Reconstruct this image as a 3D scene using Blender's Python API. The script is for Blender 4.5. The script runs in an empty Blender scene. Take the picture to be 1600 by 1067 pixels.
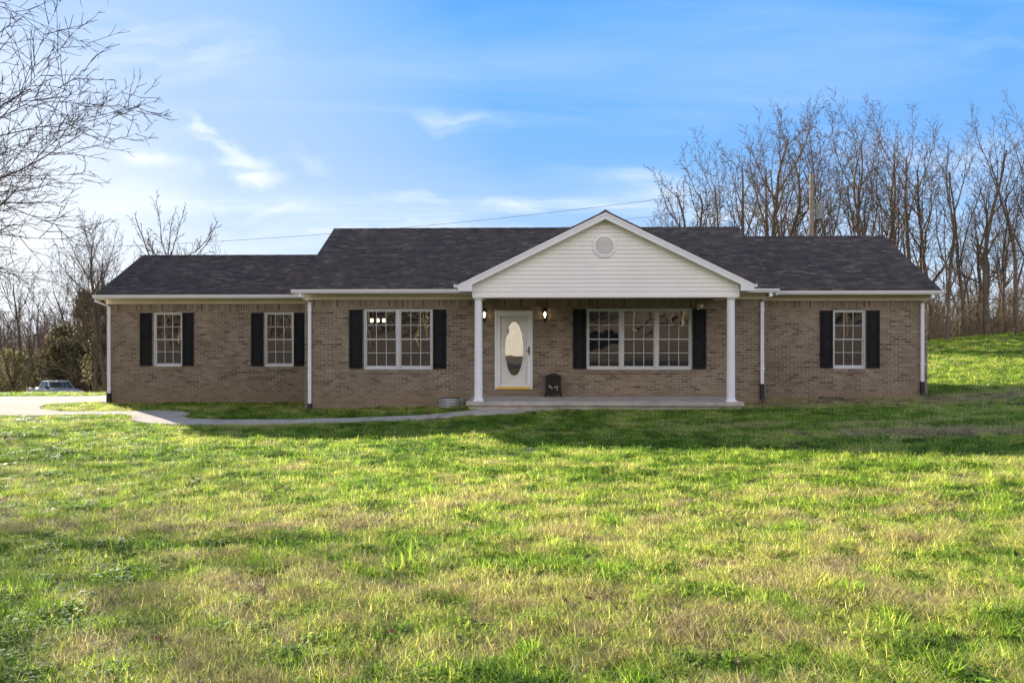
import bpy, bmesh, math, random
import numpy as np
from mathutils import Vector, noise
R=math.radians
sc=bpy.context.scene
COL=sc.collection
CAMX,CAMY,CAMZ=0.0,-22.3,1.75
SUN_AZ,SUN_EL=-38.0,17.6      # azimuth measured from +Y towards +X, elevation

# ------------------------------------------------------------------ ground height
def ss(a,b,x):
    t=max(0.0,min(1.0,(x-a)/(b-a))); return t*t*(3-2*t)
def interp(x,pts):
    if x<=pts[0][0]: return pts[0][1]
    for (a,b),(c,d) in zip(pts,pts[1:]):
        if x<=c: return b+(d-b)*(x-a)/(c-a)
    return pts[-1][1]
def gz(x,y):
    zb=interp(x,[(-30,-.2),(-13,-.13),(-6,-.09),(-2.6,-.03),(-1.6,.05),(2,.08),(6,.12),(11.2,.23),(14,.38),(18,.6),(40,1.0)])
    zf=interp(x,[(-30,-.45),(-8,-.22),(-3,-.10),(0,-.03),(3,.02),(6.5,.22),(14,.5),(30,.9)])*ss(-19,-13,y)
    z=zb+(zf-zb)*ss(-2.5,-9,y)
    z-=.18*ss(-13.5,-17,x)*ss(1,7,y)
    z-=.092*max(0,min(y,60)-10.3)*ss(-6,-13,x)
    z+=ss(3,26,y)*(1.0+.075*(min(x,60)-21))*ss(1,11,x)
    if y>70: z+=ss(70,260,y)*9*ss(20,-60,x)
    if y<-70: z+=ss(-70,-125,y)*17
    return z
def bump(x,y):
    return .022*noise.noise(Vector((x*4.2,y*4.2,1.3)))*ss(-6,-10,y)+.018*noise.noise(Vector((x*.55,y*.55,3.1)))+.010*noise.noise(Vector((x*1.7,y*1.7,7.7)))
def tone(x,y):
    """0 = dead straw, 1 = lush green"""
    n=noise.noise(Vector((x*.22,y*.5,0)))*.14+noise.noise(Vector((x*.7,y*1.3,4)))*.30+noise.noise(Vector((x*2.1,y*2.5,9)))*.38+noise.noise(Vector((x*6.3,y*6.8,2)))*.42
    base=.665
    if x<8.5 and -9<y<-1.5: base+=.13  # house shadow zone: shade deepened by painting the grass a darker green
    if y<-17 and (x<-2.0 or x>2.2): base+=.12
    if y<-11: base-=.15*ss(-11,-14,y)
    if y>-11.5 and y<-7.5: base+=.06
    if x<-3.0 and y<-15: base+=.10
    if y>1.5: base+=.08
    v=base+n
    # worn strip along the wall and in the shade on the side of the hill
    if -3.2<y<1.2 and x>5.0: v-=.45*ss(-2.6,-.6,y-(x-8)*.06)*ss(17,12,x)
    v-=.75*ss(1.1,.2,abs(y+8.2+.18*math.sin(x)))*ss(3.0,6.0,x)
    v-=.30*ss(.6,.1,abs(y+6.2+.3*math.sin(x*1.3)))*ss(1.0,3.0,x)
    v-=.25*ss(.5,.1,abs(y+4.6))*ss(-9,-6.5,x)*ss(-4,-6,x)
    return max(0,min(1,v))

# ------------------------------------------------------------------ materials
def nt(name):
    m=bpy.data.materials.new(name); m.use_nodes=True
    t=m.node_tree; b=t.nodes['Principled BSDF']; return m,t,b
def N(t,typ,**kw):
    n=t.nodes.new(typ)
    for k,v in kw.items():
        if k.startswith('i_'): n.inputs[k[2:].replace('_',' ')].default_value=v
        else: setattr(n,k,v)
    return n
def L(t,a,b): t.links.new(a,b)
def rgba(c): return (c[0],c[1],c[2],1)
def ramp(t,stops):
    r=t.nodes.new('ShaderNodeValToRGB'); e=r.color_ramp.elements
    while len(e)<len(stops): e.new(.5)
    for i,(p,c) in enumerate(stops): e[i].position=p; e[i].color=rgba(c)
    return r
def mat(name,c,rough=.6,metal=0,var=.12,scale=6,bumps=.0,bscale=40,spec=.5):
    m,t,b=nt(name)
    tc=N(t,'ShaderNodeTexCoord'); n=N(t,'ShaderNodeTexNoise'); n.inputs['Scale'].default_value=scale; n.inputs['Detail'].default_value=6
    L(t,tc.outputs['Object'],n.inputs['Vector'])
    r=ramp(t,[(.3,[x*(1-var) for x in c]),(.7,[min(1,x*(1+var)) for x in c])]); L(t,n.outputs['Fac'],r.inputs['Fac'])
    L(t,r.outputs['Color'],b.inputs['Base Color'])
    b.inputs['Roughness'].default_value=rough; b.inputs['Metallic'].default_value=metal; b.inputs['Specular IOR Level'].default_value=spec
    if bumps:
        n2=N(t,'ShaderNodeTexNoise'); n2.inputs['Scale'].default_value=bscale; n2.inputs['Detail'].default_value=5
        L(t,tc.outputs['Object'],n2.inputs['Vector'])
        bp=N(t,'ShaderNodeBump'); bp.inputs['Strength'].default_value=bumps; bp.inputs['Distance'].default_value=.02
        L(t,n2.outputs['Fac'],bp.inputs['Height']); L(t,bp.outputs['Normal'],b.inputs['Normal'])
    return m
def brick_mat():
    m,t,b=nt('brick_masonry')
    tc=N(t,'ShaderNodeTexCoord'); sp=N(t,'ShaderNodeSeparateXYZ'); L(t,tc.outputs['Object'],sp.inputs[0])
    s=N(t,'ShaderNodeMath',operation='ADD'); L(t,sp.outputs['X'],s.inputs[0]); L(t,sp.outputs['Y'],s.inputs[1])
    # slight course waviness
    wn=N(t,'ShaderNodeTexNoise'); wn.inputs['Scale'].default_value=1.3; L(t,tc.outputs['Object'],wn.inputs['Vector'])
    wm=N(t,'ShaderNodeMath',operation='MULTIPLY_ADD'); wm.inputs[1].default_value=.012; L(t,wn.outputs['Fac'],wm.inputs[0]); L(t,sp.outputs['Z'],wm.inputs[2])
    c1=N(t,'ShaderNodeCombineXYZ'); L(t,s.outputs[0],c1.inputs['X']); L(t,wm.outputs[0],c1.inputs['Y'])
    zz=N(t,'ShaderNodeMath',operation='SUBTRACT'); zz.inputs[1].default_value=2.683; L(t,sp.outputs['Z'],zz.inputs[0])
    c2=N(t,'ShaderNodeCombineXYZ'); L(t,zz.outputs[0],c2.inputs['X']); L(t,s.outputs[0],c2.inputs['Y'])
    gt=N(t,'ShaderNodeMath',operation='GREATER_THAN'); gt.inputs[1].default_value=2.683; L(t,sp.outputs['Z'],gt.inputs[0])
    def br(vec,off):
        k=N(t,'ShaderNodeTexBrick'); k.offset=off; k.inputs['Scale'].default_value=1
        k.inputs['Color1'].default_value=(0,0,0,1); k.inputs['Color2'].default_value=(1,1,1,1); k.inputs['Mortar'].default_value=(.5,.5,.5,1)
        k.inputs['Mortar Size'].default_value=.0068; k.inputs['Mortar Smooth'].default_value=.25
        k.inputs['Brick Width'].default_value=.213; k.inputs['Row Height'].default_value=.0713
        L(t,vec,k.inputs['Vector']); return k
    k1=br(c1.outputs[0],.5); k2=br(c2.outputs[0],0)
    mc=N(t,'ShaderNodeMix',data_type='RGBA'); L(t,gt.outputs[0],mc.inputs[0]); L(t,k1.outputs['Color'],mc.inputs[6]); L(t,k2.outputs['Color'],mc.inputs[7])
    mf=N(t,'ShaderNodeMix'); L(t,gt.outputs[0],mf.inputs[0]); L(t,k1.outputs['Fac'],mf.inputs[2]); L(t,k2.outputs['Fac'],mf.inputs[3])
    rr=ramp(t,[(0,(.110,.080,.062)),(.08,(.150,.112,.086)),(.35,(.205,.156,.117)),(.6,(.228,.175,.133)),(.85,(.245,.193,.150)),(1,(.29,.235,.188))])
    L(t,mc.outputs[2],rr.inputs['Fac'])
    # large tonal drift, fine grain inside each brick
    n1=N(t,'ShaderNodeTexNoise'); n1.inputs['Scale'].default_value=.7; n1.inputs['Detail'].default_value=4; L(t,tc.outputs['Object'],n1.inputs['Vector'])
    n2=N(t,'ShaderNodeTexNoise'); n2.inputs['Scale'].default_value=45; n2.inputs['Detail'].default_value=4; L(t,tc.outputs['Object'],n2.inputs['Vector'])
    a=ramp(t,[(.3,(.84,.84,.86)),(.7,(1.12,1.10,1.08))]); L(t,n1.outputs['Fac'],a.inputs['Fac'])
    a2=ramp(t,[(.3,(.8,.8,.8)),(.7,(1.18,1.18,1.18))]); L(t,n2.outputs['Fac'],a2.inputs['Fac'])
    m1=N(t,'ShaderNodeMix',data_type='RGBA',blend_type='MULTIPLY'); m1.inputs[0].default_value=1; L(t,rr.outputs[0],m1.inputs[6]); L(t,a.outputs[0],m1.inputs[7])
    m2=N(t,'ShaderNodeMix',data_type='RGBA',blend_type='MULTIPLY'); m2.inputs[0].default_value=1; L(t,m1.outputs[2],m2.inputs[6]); L(t,a2.outputs[0],m2.inputs[7])
    # mortar: light grey tan, dirty in places
    nm=N(t,'ShaderNodeTexNoise'); nm.inputs['Scale'].default_value=2.2; nm.inputs['Detail'].default_value=5; L(t,tc.outputs['Object'],nm.inputs['Vector'])
    rm=ramp(t,[(.36,(.25,.205,.16)),(.6,(.42,.36,.295))]); L(t,nm.outputs['Fac'],rm.inputs['Fac'])
    m3=N(t,'ShaderNodeMix',data_type='RGBA'); L(t,mf.outputs[0],m3.inputs[0]); L(t,m2.outputs[2],m3.inputs[6]); L(t,rm.outputs[0],m3.inputs[7])
    # splashed soil on the lowest courses, ragged edge
    ns=N(t,'ShaderNodeTexNoise'); ns.inputs['Scale'].default_value=2.5; L(t,tc.outputs['Object'],ns.inputs['Vector'])
    sm=N(t,'ShaderNodeMath',operation='MULTIPLY_ADD'); sm.inputs[1].default_value=-.55; L(t,ns.outputs['Fac'],sm.inputs[0]); L(t,sp.outputs['Z'],sm.inputs[2])
    rs=ramp(t,[(0,(.45,.45,.45)),(.22,(0,0,0))]); L(t,sm.outputs[0],rs.inputs['Fac'])
    m4=N(t,'ShaderNodeMix',data_type='RGBA'); m4.inputs[7].default_value=(.24,.17,.105,1); L(t,rs.outputs[0],m4.inputs[0]); L(t,m3.outputs[2],m4.inputs[6])
    L(t,m4.outputs[2],b.inputs['Base Color']); b.inputs['Roughness'].default_value=.9
    iv=N(t,'ShaderNodeMath',operation='MULTIPLY_ADD'); iv.inputs[1].default_value=-1; iv.inputs[2].default_value=1; L(t,mf.outputs[0],iv.inputs[0])
    bp=N(t,'ShaderNodeBump'); bp.inputs['Strength'].default_value=.7; bp.inputs['Distance'].default_value=.008; L(t,iv.outputs[0],bp.inputs['Height']); L(t,bp.outputs[0],b.inputs['Normal'])
    return m
def shingle_mat(name,swap=False):
    m,t,b=nt(name)
    tc=N(t,'ShaderNodeTexCoord'); sp=N(t,'ShaderNodeSeparateXYZ'); L(t,tc.outputs['Object'],sp.inputs[0])
    u,v=('Y','X') if swap else ('X','Y')
    mv=N(t,'ShaderNodeMath',operation='MULTIPLY'); mv.inputs[1].default_value=1.125; L(t,sp.outputs[v],mv.inputs[0])
    c=N(t,'ShaderNodeCombineXYZ'); L(t,sp.outputs[u],c.inputs['X']); L(t,mv.outputs[0],c.inputs['Y'])
    def br(w,off,freq,col1=(0,0,0,1)):
        k=N(t,'ShaderNodeTexBrick'); k.offset=off; k.offset_frequency=freq; k.inputs['Scale'].default_value=1
        k.inputs['Color1'].default_value=(0,0,0,1); k.inputs['Color2'].default_value=(1,1,1,1); k.inputs['Mortar'].default_value=(.2,.2,.2,1)
        k.inputs['Mortar Size'].default_value=.004; k.inputs['Mortar Smooth'].default_value=.5
        k.inputs['Brick Width'].default_value=w; k.inputs['Row Height'].default_value=.143; L(t,c.outputs[0],k.inputs['Vector']); return k
    k1=br(.31,.37,3); k2=br(.17,.61,2)
    ad=N(t,'ShaderNodeMix',data_type='RGBA'); ad.inputs[0].default_value=.42; L(t,k1.outputs['Color'],ad.inputs[6]); L(t,k2.outputs['Color'],ad.inputs[7])
    rr=ramp(t,[(.1,(.040,.029,.020)),(.4,(.064,.047,.034)),(.7,(.090,.067,.050)),(.95,(.150,.115,.088))]); L(t,ad.outputs[2],rr.inputs['Fac'])
    n1=N(t,'ShaderNodeTexNoise'); n1.inputs['Scale'].default_value=.6; n1.inputs['Detail'].default_value=5; L(t,tc.outputs['Object'],n1.inputs['Vector'])
    n2=N(t,'ShaderNodeTexNoise'); n2.inputs['Scale'].default_value=120; L(t,tc.outputs['Object'],n2.inputs['Vector'])
    a=ramp(t,[(.3,(.93,.93,.93)),(.7,(1.07,1.07,1.07))]); L(t,n1.outputs['Fac'],a.inputs['Fac'])
    a2=ramp(t,[(.25,(.6,.6,.6)),(.75,(1.5,1.5,1.5))]); L(t,n2.outputs['Fac'],a2.inputs['Fac'])
    m1=N(t,'ShaderNodeMix',data_type='RGBA',blend_type='MULTIPLY'); m1.inputs[0].default_value=1; L(t,rr.outputs[0],m1.inputs[6]); L(t,a.outputs[0],m1.inputs[7])
    m2=N(t,'ShaderNodeMix',data_type='RGBA',blend_type='MULTIPLY'); m2.inputs[0].default_value=1; L(t,m1.outputs[2],m2.inputs[6]); L(t,a2.outputs[0],m2.inputs[7])
    L(t,m2.outputs[2],b.inputs['Base Color']); b.inputs['Roughness'].default_value=.85
    # height: each course steps towards its butt edge
    fr=N(t,'ShaderNodeMath',operation='DIVIDE'); fr.inputs[1].default_value=.143; L(t,mv.outputs[0],fr.inputs[0])
    f2=N(t,'ShaderNodeMath',operation='FRACT'); L(t,fr.outputs[0],f2.inputs[0])
    f3=N(t,'ShaderNodeMath',operation='MULTIPLY_ADD'); f3.inputs[1].default_value=-.6; L(t,f2.outputs[0],f3.inputs[0]); L(t,ad.outputs[2],f3.inputs[2])
    bp=N(t,'ShaderNodeBump'); bp.inputs['Strength'].default_value=.8; bp.inputs['Distance'].default_value=.012; L(t,f3.outputs[0],bp.inputs['Height']); L(t,bp.outputs[0],b.inputs['Normal'])
    return m
def glass_mat(name,fac=.22,tint=(.9,.92,.9),rough=.0,ior=1.5):
    m,t,b=nt(name); t.nodes.remove(b); o=t.nodes['Material Output']
    tr=N(t,'ShaderNodeBsdfTransparent'); tr.inputs[0].default_value=rgba(tint)
    g=N(t,'ShaderNodeBsdfGlossy'); g.inputs['Roughness'].default_value=rough; g.inputs['Color'].default_value=(.95,.95,.95,1)
    tc=N(t,'ShaderNodeTexCoord'); n=N(t,'ShaderNodeTexNoise'); n.inputs['Scale'].default_value=1.6; L(t,tc.outputs['Object'],n.inputs['Vector'])
    bp=N(t,'ShaderNodeBump'); bp.inputs['Strength'].default_value=.15; bp.inputs['Distance'].default_value=.01; L(t,n.outputs['Fac'],bp.inputs['Height']); L(t,bp.outputs[0],g.inputs['Normal'])
    lw=N(t,'ShaderNodeFresnel'); lw.inputs['IOR'].default_value=ior
    mu=N(t,'ShaderNodeMath',operation='ADD'); mu.use_clamp=True; mu.inputs[1].default_value=fac; L(t,lw.outputs[0],mu.inputs[0])
    mx=N(t,'ShaderNodeMixShader'); L(t,mu.outputs[0],mx.inputs[0]); L(t,tr.outputs[0],mx.inputs[1]); L(t,g.outputs[0],mx.inputs[2]); L(t,mx.outputs[0],o.inputs['Surface'])
    return m
def emit_mat(name,c,s):
    m,t,b=nt(name); b.inputs['Base Color'].default_value=rgba(c); b.inputs['Emission Color'].default_value=rgba(c); b.inputs['Emission Strength'].default_value=s
    n=N(t,'ShaderNodeTexNoise'); n.inputs['Scale'].default_value=20; r=ramp(t,[(0,[x*.9 for x in c]),(1,c)]); L(t,n.outputs['Fac'],r.inputs['Fac']); L(t,r.outputs[0],b.inputs['Base Color'])
    return m
DRY=(.30,.225,.125); 
def blade_mat():
    m,t,b=nt('grass_blade')
    at=N(t,'ShaderNodeAttribute',attribute_type='INSTANCER',attribute_name='tone')
    oi=N(t,'ShaderNodeObjectInfo'); geo=N(t,'ShaderNodeNewGeometry')
    rnd=N(t,'ShaderNodeMath',operation='MULTIPLY_ADD'); rnd.inputs[1].default_value=.42; rnd.inputs[2].default_value=-.21; L(t,geo.outputs['Random Per Island'],rnd.inputs[0])
    ad=N(t,'ShaderNodeMath',operation='ADD'); L(t,at.outputs['Fac'],ad.inputs[0]); L(t,rnd.outputs[0],ad.inputs[1])
    rr=ramp(t,[(.02,(.31,.255,.20)),(.28,(.45,.39,.275)),(.44,(.46,.46,.15)),(.60,(.28,.39,.065)),(.82,(.15,.25,.04)),(1,(.065,.135,.025))]); L(t,ad.outputs[0],rr.inputs['Fac'])
    hv=N(t,'ShaderNodeHueSaturation'); vv=N(t,'ShaderNodeMath',operation='MULTIPLY_ADD'); vv.inputs[1].default_value=.6; vv.inputs[2].default_value=.82; L(t,oi.outputs['Random'],vv.inputs[0]); 
    v2=N(t,'ShaderNodeMath',operation='MULTIPLY_ADD'); v2.inputs[1].default_value=7.31; v2.inputs[2].default_value=0; L(t,geo.outputs['Random Per Island'],v2.inputs[0]); v3=N(t,'ShaderNodeMath',operation='FRACT'); L(t,v2.outputs[0],v3.inputs[0])
    v4=N(t,'ShaderNodeMath',operation='MULTIPLY_ADD'); v4.inputs[1].default_value=.95; v4.inputs[2].default_value=.70; L(t,v3.outputs[0],v4.inputs[0]); v5=N(t,'ShaderNodeMath',operation='MULTIPLY'); L(t,vv.outputs[0],v5.inputs[0]); L(t,v4.outputs[0],v5.inputs[1])
    L(t,v5.outputs[0],hv.inputs['Value']); L(t,rr.outputs[0],hv.inputs['Color'])
    L(t,hv.outputs[0],b.inputs['Base Color']); b.inputs['Roughness'].default_value=.55; b.inputs['Specular IOR Level'].default_value=.18
    tl=N(t,'ShaderNodeBsdfTranslucent'); sat=N(t,'ShaderNodeMix',data_type='RGBA',blend_type='MULTIPLY'); sat.inputs[0].default_value=1; sat.inputs[7].default_value=(1.5,1.45,.8,1); L(t,hv.outputs[0],sat.inputs[6]); L(t,sat.outputs[2],tl.inputs['Color'])
    mx=N(t,'ShaderNodeMixShader'); mx.inputs[0].default_value=.6; L(t,b.outputs[0],mx.inputs[1]); L(t,tl.outputs[0],mx.inputs[2]); L(t,mx.outputs[0],t.nodes['Material Output'].inputs['Surface'])
    return m
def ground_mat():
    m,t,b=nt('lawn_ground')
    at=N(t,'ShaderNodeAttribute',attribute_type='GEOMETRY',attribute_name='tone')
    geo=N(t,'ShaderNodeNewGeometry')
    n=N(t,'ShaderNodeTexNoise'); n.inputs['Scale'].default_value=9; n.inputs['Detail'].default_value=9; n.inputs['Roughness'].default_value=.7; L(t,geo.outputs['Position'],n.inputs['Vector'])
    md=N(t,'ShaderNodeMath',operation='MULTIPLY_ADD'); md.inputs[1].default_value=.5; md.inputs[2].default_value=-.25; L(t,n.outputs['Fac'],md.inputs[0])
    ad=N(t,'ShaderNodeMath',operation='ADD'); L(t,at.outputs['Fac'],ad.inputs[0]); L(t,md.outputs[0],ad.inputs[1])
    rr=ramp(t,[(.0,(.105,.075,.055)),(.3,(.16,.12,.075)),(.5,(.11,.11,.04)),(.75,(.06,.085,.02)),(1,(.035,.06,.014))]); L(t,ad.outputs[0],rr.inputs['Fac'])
    # leaf litter under the far woods
    aw=N(t,'ShaderNodeAttribute',attribute_type='GEOMETRY',attribute_name='litter')
    mx=N(t,'ShaderNodeMix',data_type='RGBA'); mx.inputs[7].default_value=(.10,.078,.06,1); L(t,aw.outputs['Fac'],mx.inputs[0]); L(t,rr.outputs[0],mx.inputs[6])
    L(t,mx.outputs[2],b.inputs['Base Color']); b.inputs['Roughness'].default_value=1; b.inputs['Specular IOR Level'].default_value=.1
    bp=N(t,'ShaderNodeBump'); bp.inputs['Strength'].default_value=.8; bp.inputs['Distance'].default_value=.05; L(t,n.outputs['Fac'],bp.inputs['Height']); L(t,bp.outputs[0],b.inputs['Normal'])
    return m
def leafy_mat(name,stops,transl=.4):
    m,t,b=nt(name)
    geo=N(t,'ShaderNodeNewGeometry'); r=ramp(t,stops); L(t,geo.outputs['Random Per Island'],r.inputs['Fac']); L(t,r.outputs[0],b.inputs['Base Color']); b.inputs['Roughness'].default_value=.6
    tl=N(t,'ShaderNodeBsdfTranslucent'); L(t,r.outputs[0],tl.inputs['Color'])
    mx=N(t,'ShaderNodeMixShader'); mx.inputs[0].default_value=transl; L(t,b.outputs[0],mx.inputs[1]); L(t,tl.outputs[0],mx.inputs[2]); L(t,mx.outputs[0],t.nodes['Material Output'].inputs['Surface'])
    return m
M=dict(
 brick=brick_mat(), shingle=shingle_mat('roof_shingle'), shingle_x=shingle_mat('porch_roof_shingle',True),
 white=mat('white_painted_metal',(.80,.80,.86),.4,var=.03,scale=3), vinyl=mat('vinyl_siding',(.84,.82,.82),.45,var=.035,scale=1.2),
 cream=mat('cream_soffit',(.78,.69,.53),.55,var=.05,scale=2), frame=mat('window_frame_paint',(.55,.56,.59),.4,var=.05,scale=8),
 shutter=mat('shutter_paint',(.012,.013,.016),.6,var=.25,scale=5,bumps=.15,bscale=90,spec=.15), glass=glass_mat('window_glass',.11), doorglass=glass_mat('door_glass',.45,(.5,.45,.35)), storm=glass_mat('storm_glass',.0,(.98,.98,.98),ior=1.25),
 door=mat('door_paint',(.84,.83,.83),.45,var=.03,scale=8), brass=mat('brass_threshold',(.78,.52,.10),.4,.2,var=.15,scale=30), black=mat('black_metal',(.012,.012,.013),.4,.3,var=.3,scale=20),
 boot=mat('black_rubber',(.018,.019,.021),.65,var=.3,scale=10), concrete=mat('concrete',(.50,.445,.38),1.0,var=.18,scale=2.5,bumps=.3,bscale=60,spec=.05), slab=mat('porch_concrete',(.42,.38,.34),.9,var=.25,scale=3,bumps=.25,bscale=50),
 joint=mat('joint_filler',(.10,.085,.07),.9), plaster=mat('interior_plaster',(.30,.25,.20),.9,var=.1), floor_in=mat('interior_floor',(.22,.13,.07),.5,var=.2),
 galv=mat('galvanised_steel',(.42,.44,.45),.6,.5,var=.15,scale=12), bark=mat('grey_brown_bark',(.135,.102,.074),.9,var=.35,scale=5,bumps=.6,bscale=20), twig=mat('twig_bark',(.12,.082,.055),.85,var=.3,scale=1.5),
 barkd=mat('dark_smooth_bark',(.12,.088,.066),.8,var=.3,scale=4,bumps=.4,bscale=25), twigd=mat('dark_twig_bark',(.11,.075,.055),.8,var=.3,scale=2), woods=mat('distant_woods_bark',(.15,.118,.105),.9,var=.35,scale=.15),
 thicket=mat('thicket_stems',(.22,.165,.10),.9,var=.4,scale=.8), pole=mat('weathered_pole_wood',(.25,.20,.15),.9,var=.25,scale=3,bumps=.4,bscale=30), trafo=mat('transformer_paint',(.20,.21,.21),.5,.2,var=.2), wire=mat('power_cable',(.05,.05,.055),.6),
 blade=blade_mat(), ground=ground_mat(), cedar=leafy_mat('cedar_foliage',[(0,(.07,.07,.03)),(.4,(.14,.125,.055)),(.75,(.25,.19,.10)),(1,(.36,.27,.16))],.45),
 shrubl=leafy_mat('pale_shrub_leaves',[(0,(.16,.16,.05)),(.6,(.25,.24,.09)),(1,(.38,.33,.16))],.5), leaf=leafy_mat('dead_leaf',[(0,(.10,.045,.022)),(.5,(.17,.085,.045)),(1,(.30,.20,.12))],.3),
 tpaint=mat('silver_truck_paint',(.42,.41,.41),.35,.05,var=.05), tdark=mat('dark_truck_trim',(.02,.02,.022),.5), tglass=glass_mat('truck_glass',.0,(.8,.85,.8)), chrome=mat('chrome',(.75,.76,.78),.12,1.0,var=.03),
 headl=mat('headlight_lens',(.8,.8,.78),.1,var=.05), tyre=mat('tyre_rubber',(.02,.02,.02),.85), red=mat('tail_light_red',(.4,.02,.02),.3), bulb=emit_mat('lit_bulb',(1,.80,.52),4), glow=emit_mat('lit_lamp_glass',(1,.86,.66),1.6),
 lampglass=glass_mat('lantern_glass',.10,(1,.97,.9)), shade=emit_mat('lit_shade',(1,.86,.66),1.1), ember=mat('pale_glass_mosaic',(.42,.42,.46),.15,var=.5,scale=30), white_house=mat('far_white_siding',(.42,.38,.31),.7,var=.05),
)

# ------------------------------------------------------------------ mesh helpers
class MB:
    def __init__(s): s.v=[];s.f=[]
    def add(s,vs,fs):
        o=len(s.v); s.v+= [tuple(p) for p in vs]; s.f+=[tuple(i+o for i in f) for f in fs]; return s
    def quad(s,*p): return s.add(p,[tuple(range(len(p)))])
    def box(s,x0,x1,y0,y1,z0,z1):
        v=[(x0,y0,z0),(x1,y0,z0),(x1,y1,z0),(x0,y1,z0),(x0,y0,z1),(x1,y0,z1),(x1,y1,z1),(x0,y1,z1)]
        return s.add(v,[(0,3,2,1),(4,5,6,7),(0,1,5,4),(1,2,6,5),(2,3,7,6),(3,0,4,7)])
    def prism_y(s,poly,y0,y1):   # poly in (x,z), counter-clockwise seen from -Y
        n=len(poly); v=[(x,y0,z) for x,z in poly]+[(x,y1,z) for x,z in poly]
        f=[tuple(range(n)),tuple(range(2*n-1,n-1,-1))]+[(i,i+n,(i+1)%n+n,(i+1)%n) for i in range(n)]
        return s.add(v,f)
    def prism_x(s,poly,x0,x1):   # poly in (y,z)
        n=len(poly); v=[(x0,y,z) for y,z in poly]+[(x1,y,z) for y,z in poly]
        f=[tuple(range(n-1,-1,-1)),tuple(range(n,2*n))]+[(i,(i+1)%n,(i+1)%n+n,i+n) for i in range(n)]
        return s.add(v,f)
    def lathe(s,prof,cx,cy,n=24,mod=None):
        o=[]
        for z,r in prof:
            for k in range(n):
                a=2*math.pi*k/n; rr=r*(mod(a) if mod else 1); o.append((cx+rr*math.cos(a),cy+rr*math.sin(a),z))
        f=[]
        for i in range(len(prof)-1):
            for k in range(n):
                f.append((i*n+k,i*n+(k+1)%n,(i+1)*n+(k+1)%n,(i+1)*n+k))
        f.append(tuple(range(n-1,-1,-1))); f.append(tuple(range((len(prof)-1)*n,len(prof)*n)))
        return s.add(o,f)
    def build(s,name,m,parent=None,smooth=False,bevel=0):
        me=bpy.data.meshes.new(name); me.from_pydata(s.v,[],s.f); me.materials.append(m); me.update()
        if smooth: me.polygons.foreach_set('use_smooth',[True]*len(me.polygons))
        o=bpy.data.objects.new(name,me); COL.objects.link(o)
        if parent: o.parent=parent
        if bevel:
            b=o.modifiers.new('bevel','BEVEL'); b.width=bevel; b.segments=2; b.limit_method='ANGLE'
        return o
def tag(o,label=None,cat=None,group=None,kind=None):
    if label: o['label']=label
    if cat: o['category']=cat
    if group: o['group']=group
    if kind: o['kind']=kind
    return o
def empty(name,loc,rz=0,label=None,cat=None,group=None):
    o=bpy.data.objects.new(name,None); COL.objects.link(o); o.location=loc; o.rotation_euler=(0,0,rz); o.empty_display_size=.3
    return tag(o,label,cat,group)
def tubes_mesh(name,tubes,m,parent=None,smooth=True):
    """tubes: list of (pts[list of Vector/tuples], radii, sides)"""
    V=[];F=[];off=0
    for pts,rad,k in tubes:
        P=np.array(pts,float); n=len(P)
        T=np.gradient(P,axis=0); T/=np.linalg.norm(T,axis=1,keepdims=True)+1e-9
        ref=np.array([0,0,1.]) if abs(T[0][2])<.9 else np.array([1.,0,0])
        A=np.cross(T,ref); A/=np.linalg.norm(A,axis=1,keepdims=True)+1e-9; B=np.cross(T,A)
        an=np.arange(k)*2*math.pi/k
        ring=P[:,None,:]+np.array(rad,float)[:,None,None]*(A[:,None,:]*np.cos(an)[None,:,None]+B[:,None,:]*np.sin(an)[None,:,None])
        V.append(ring.reshape(-1,3))
        i=np.arange(n-1)[:,None]*k; j=np.arange(k)[None,:]; j2=(j+1)%k
        q=np.stack([i+j,i+j2,i+k+j2,i+k+j],-1).reshape(-1,4)+off; F.append(q); off+=n*k
    V=np.concatenate(V); F=np.concatenate(F)
    me=bpy.data.meshes.new(name); me.vertices.add(len(V)); me.vertices.foreach_set('co',V.ravel())
    me.loops.add(F.size); me.loops.foreach_set('vertex_index',F.ravel().astype(np.int32))
    me.polygons.add(len(F)); me.polygons.foreach_set('loop_start',np.arange(0,F.size,4,dtype=np.int32)); me.polygons.foreach_set('loop_total',np.full(len(F),4,np.int32))
    if smooth: me.polygons.foreach_set('use_smooth',np.ones(len(F),bool))
    me.update(calc_edges=True); me.materials.append(m)
    o=bpy.data.objects.new(name,me); COL.objects.link(o)
    if parent: o.parent=parent
    return o
def tris_mesh(name,V,F,m,parent=None):
    me=bpy.data.meshes.new(name); V=np.asarray(V,float); F=np.asarray(F,np.int32); k=F.shape[1]
    me.vertices.add(len(V)); me.vertices.foreach_set('co',V.ravel()); me.loops.add(F.size); me.loops.foreach_set('vertex_index',F.ravel())
    me.polygons.add(len(F)); me.polygons.foreach_set('loop_start',np.arange(0,F.size,k,dtype=np.int32)); me.polygons.foreach_set('loop_total',np.full(len(F),k,np.int32))
    me.update(calc_edges=True); me.materials.append(m)
    o=bpy.data.objects.new(name,me); COL.objects.link(o)
    if parent: o.parent=parent
    return o

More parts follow.
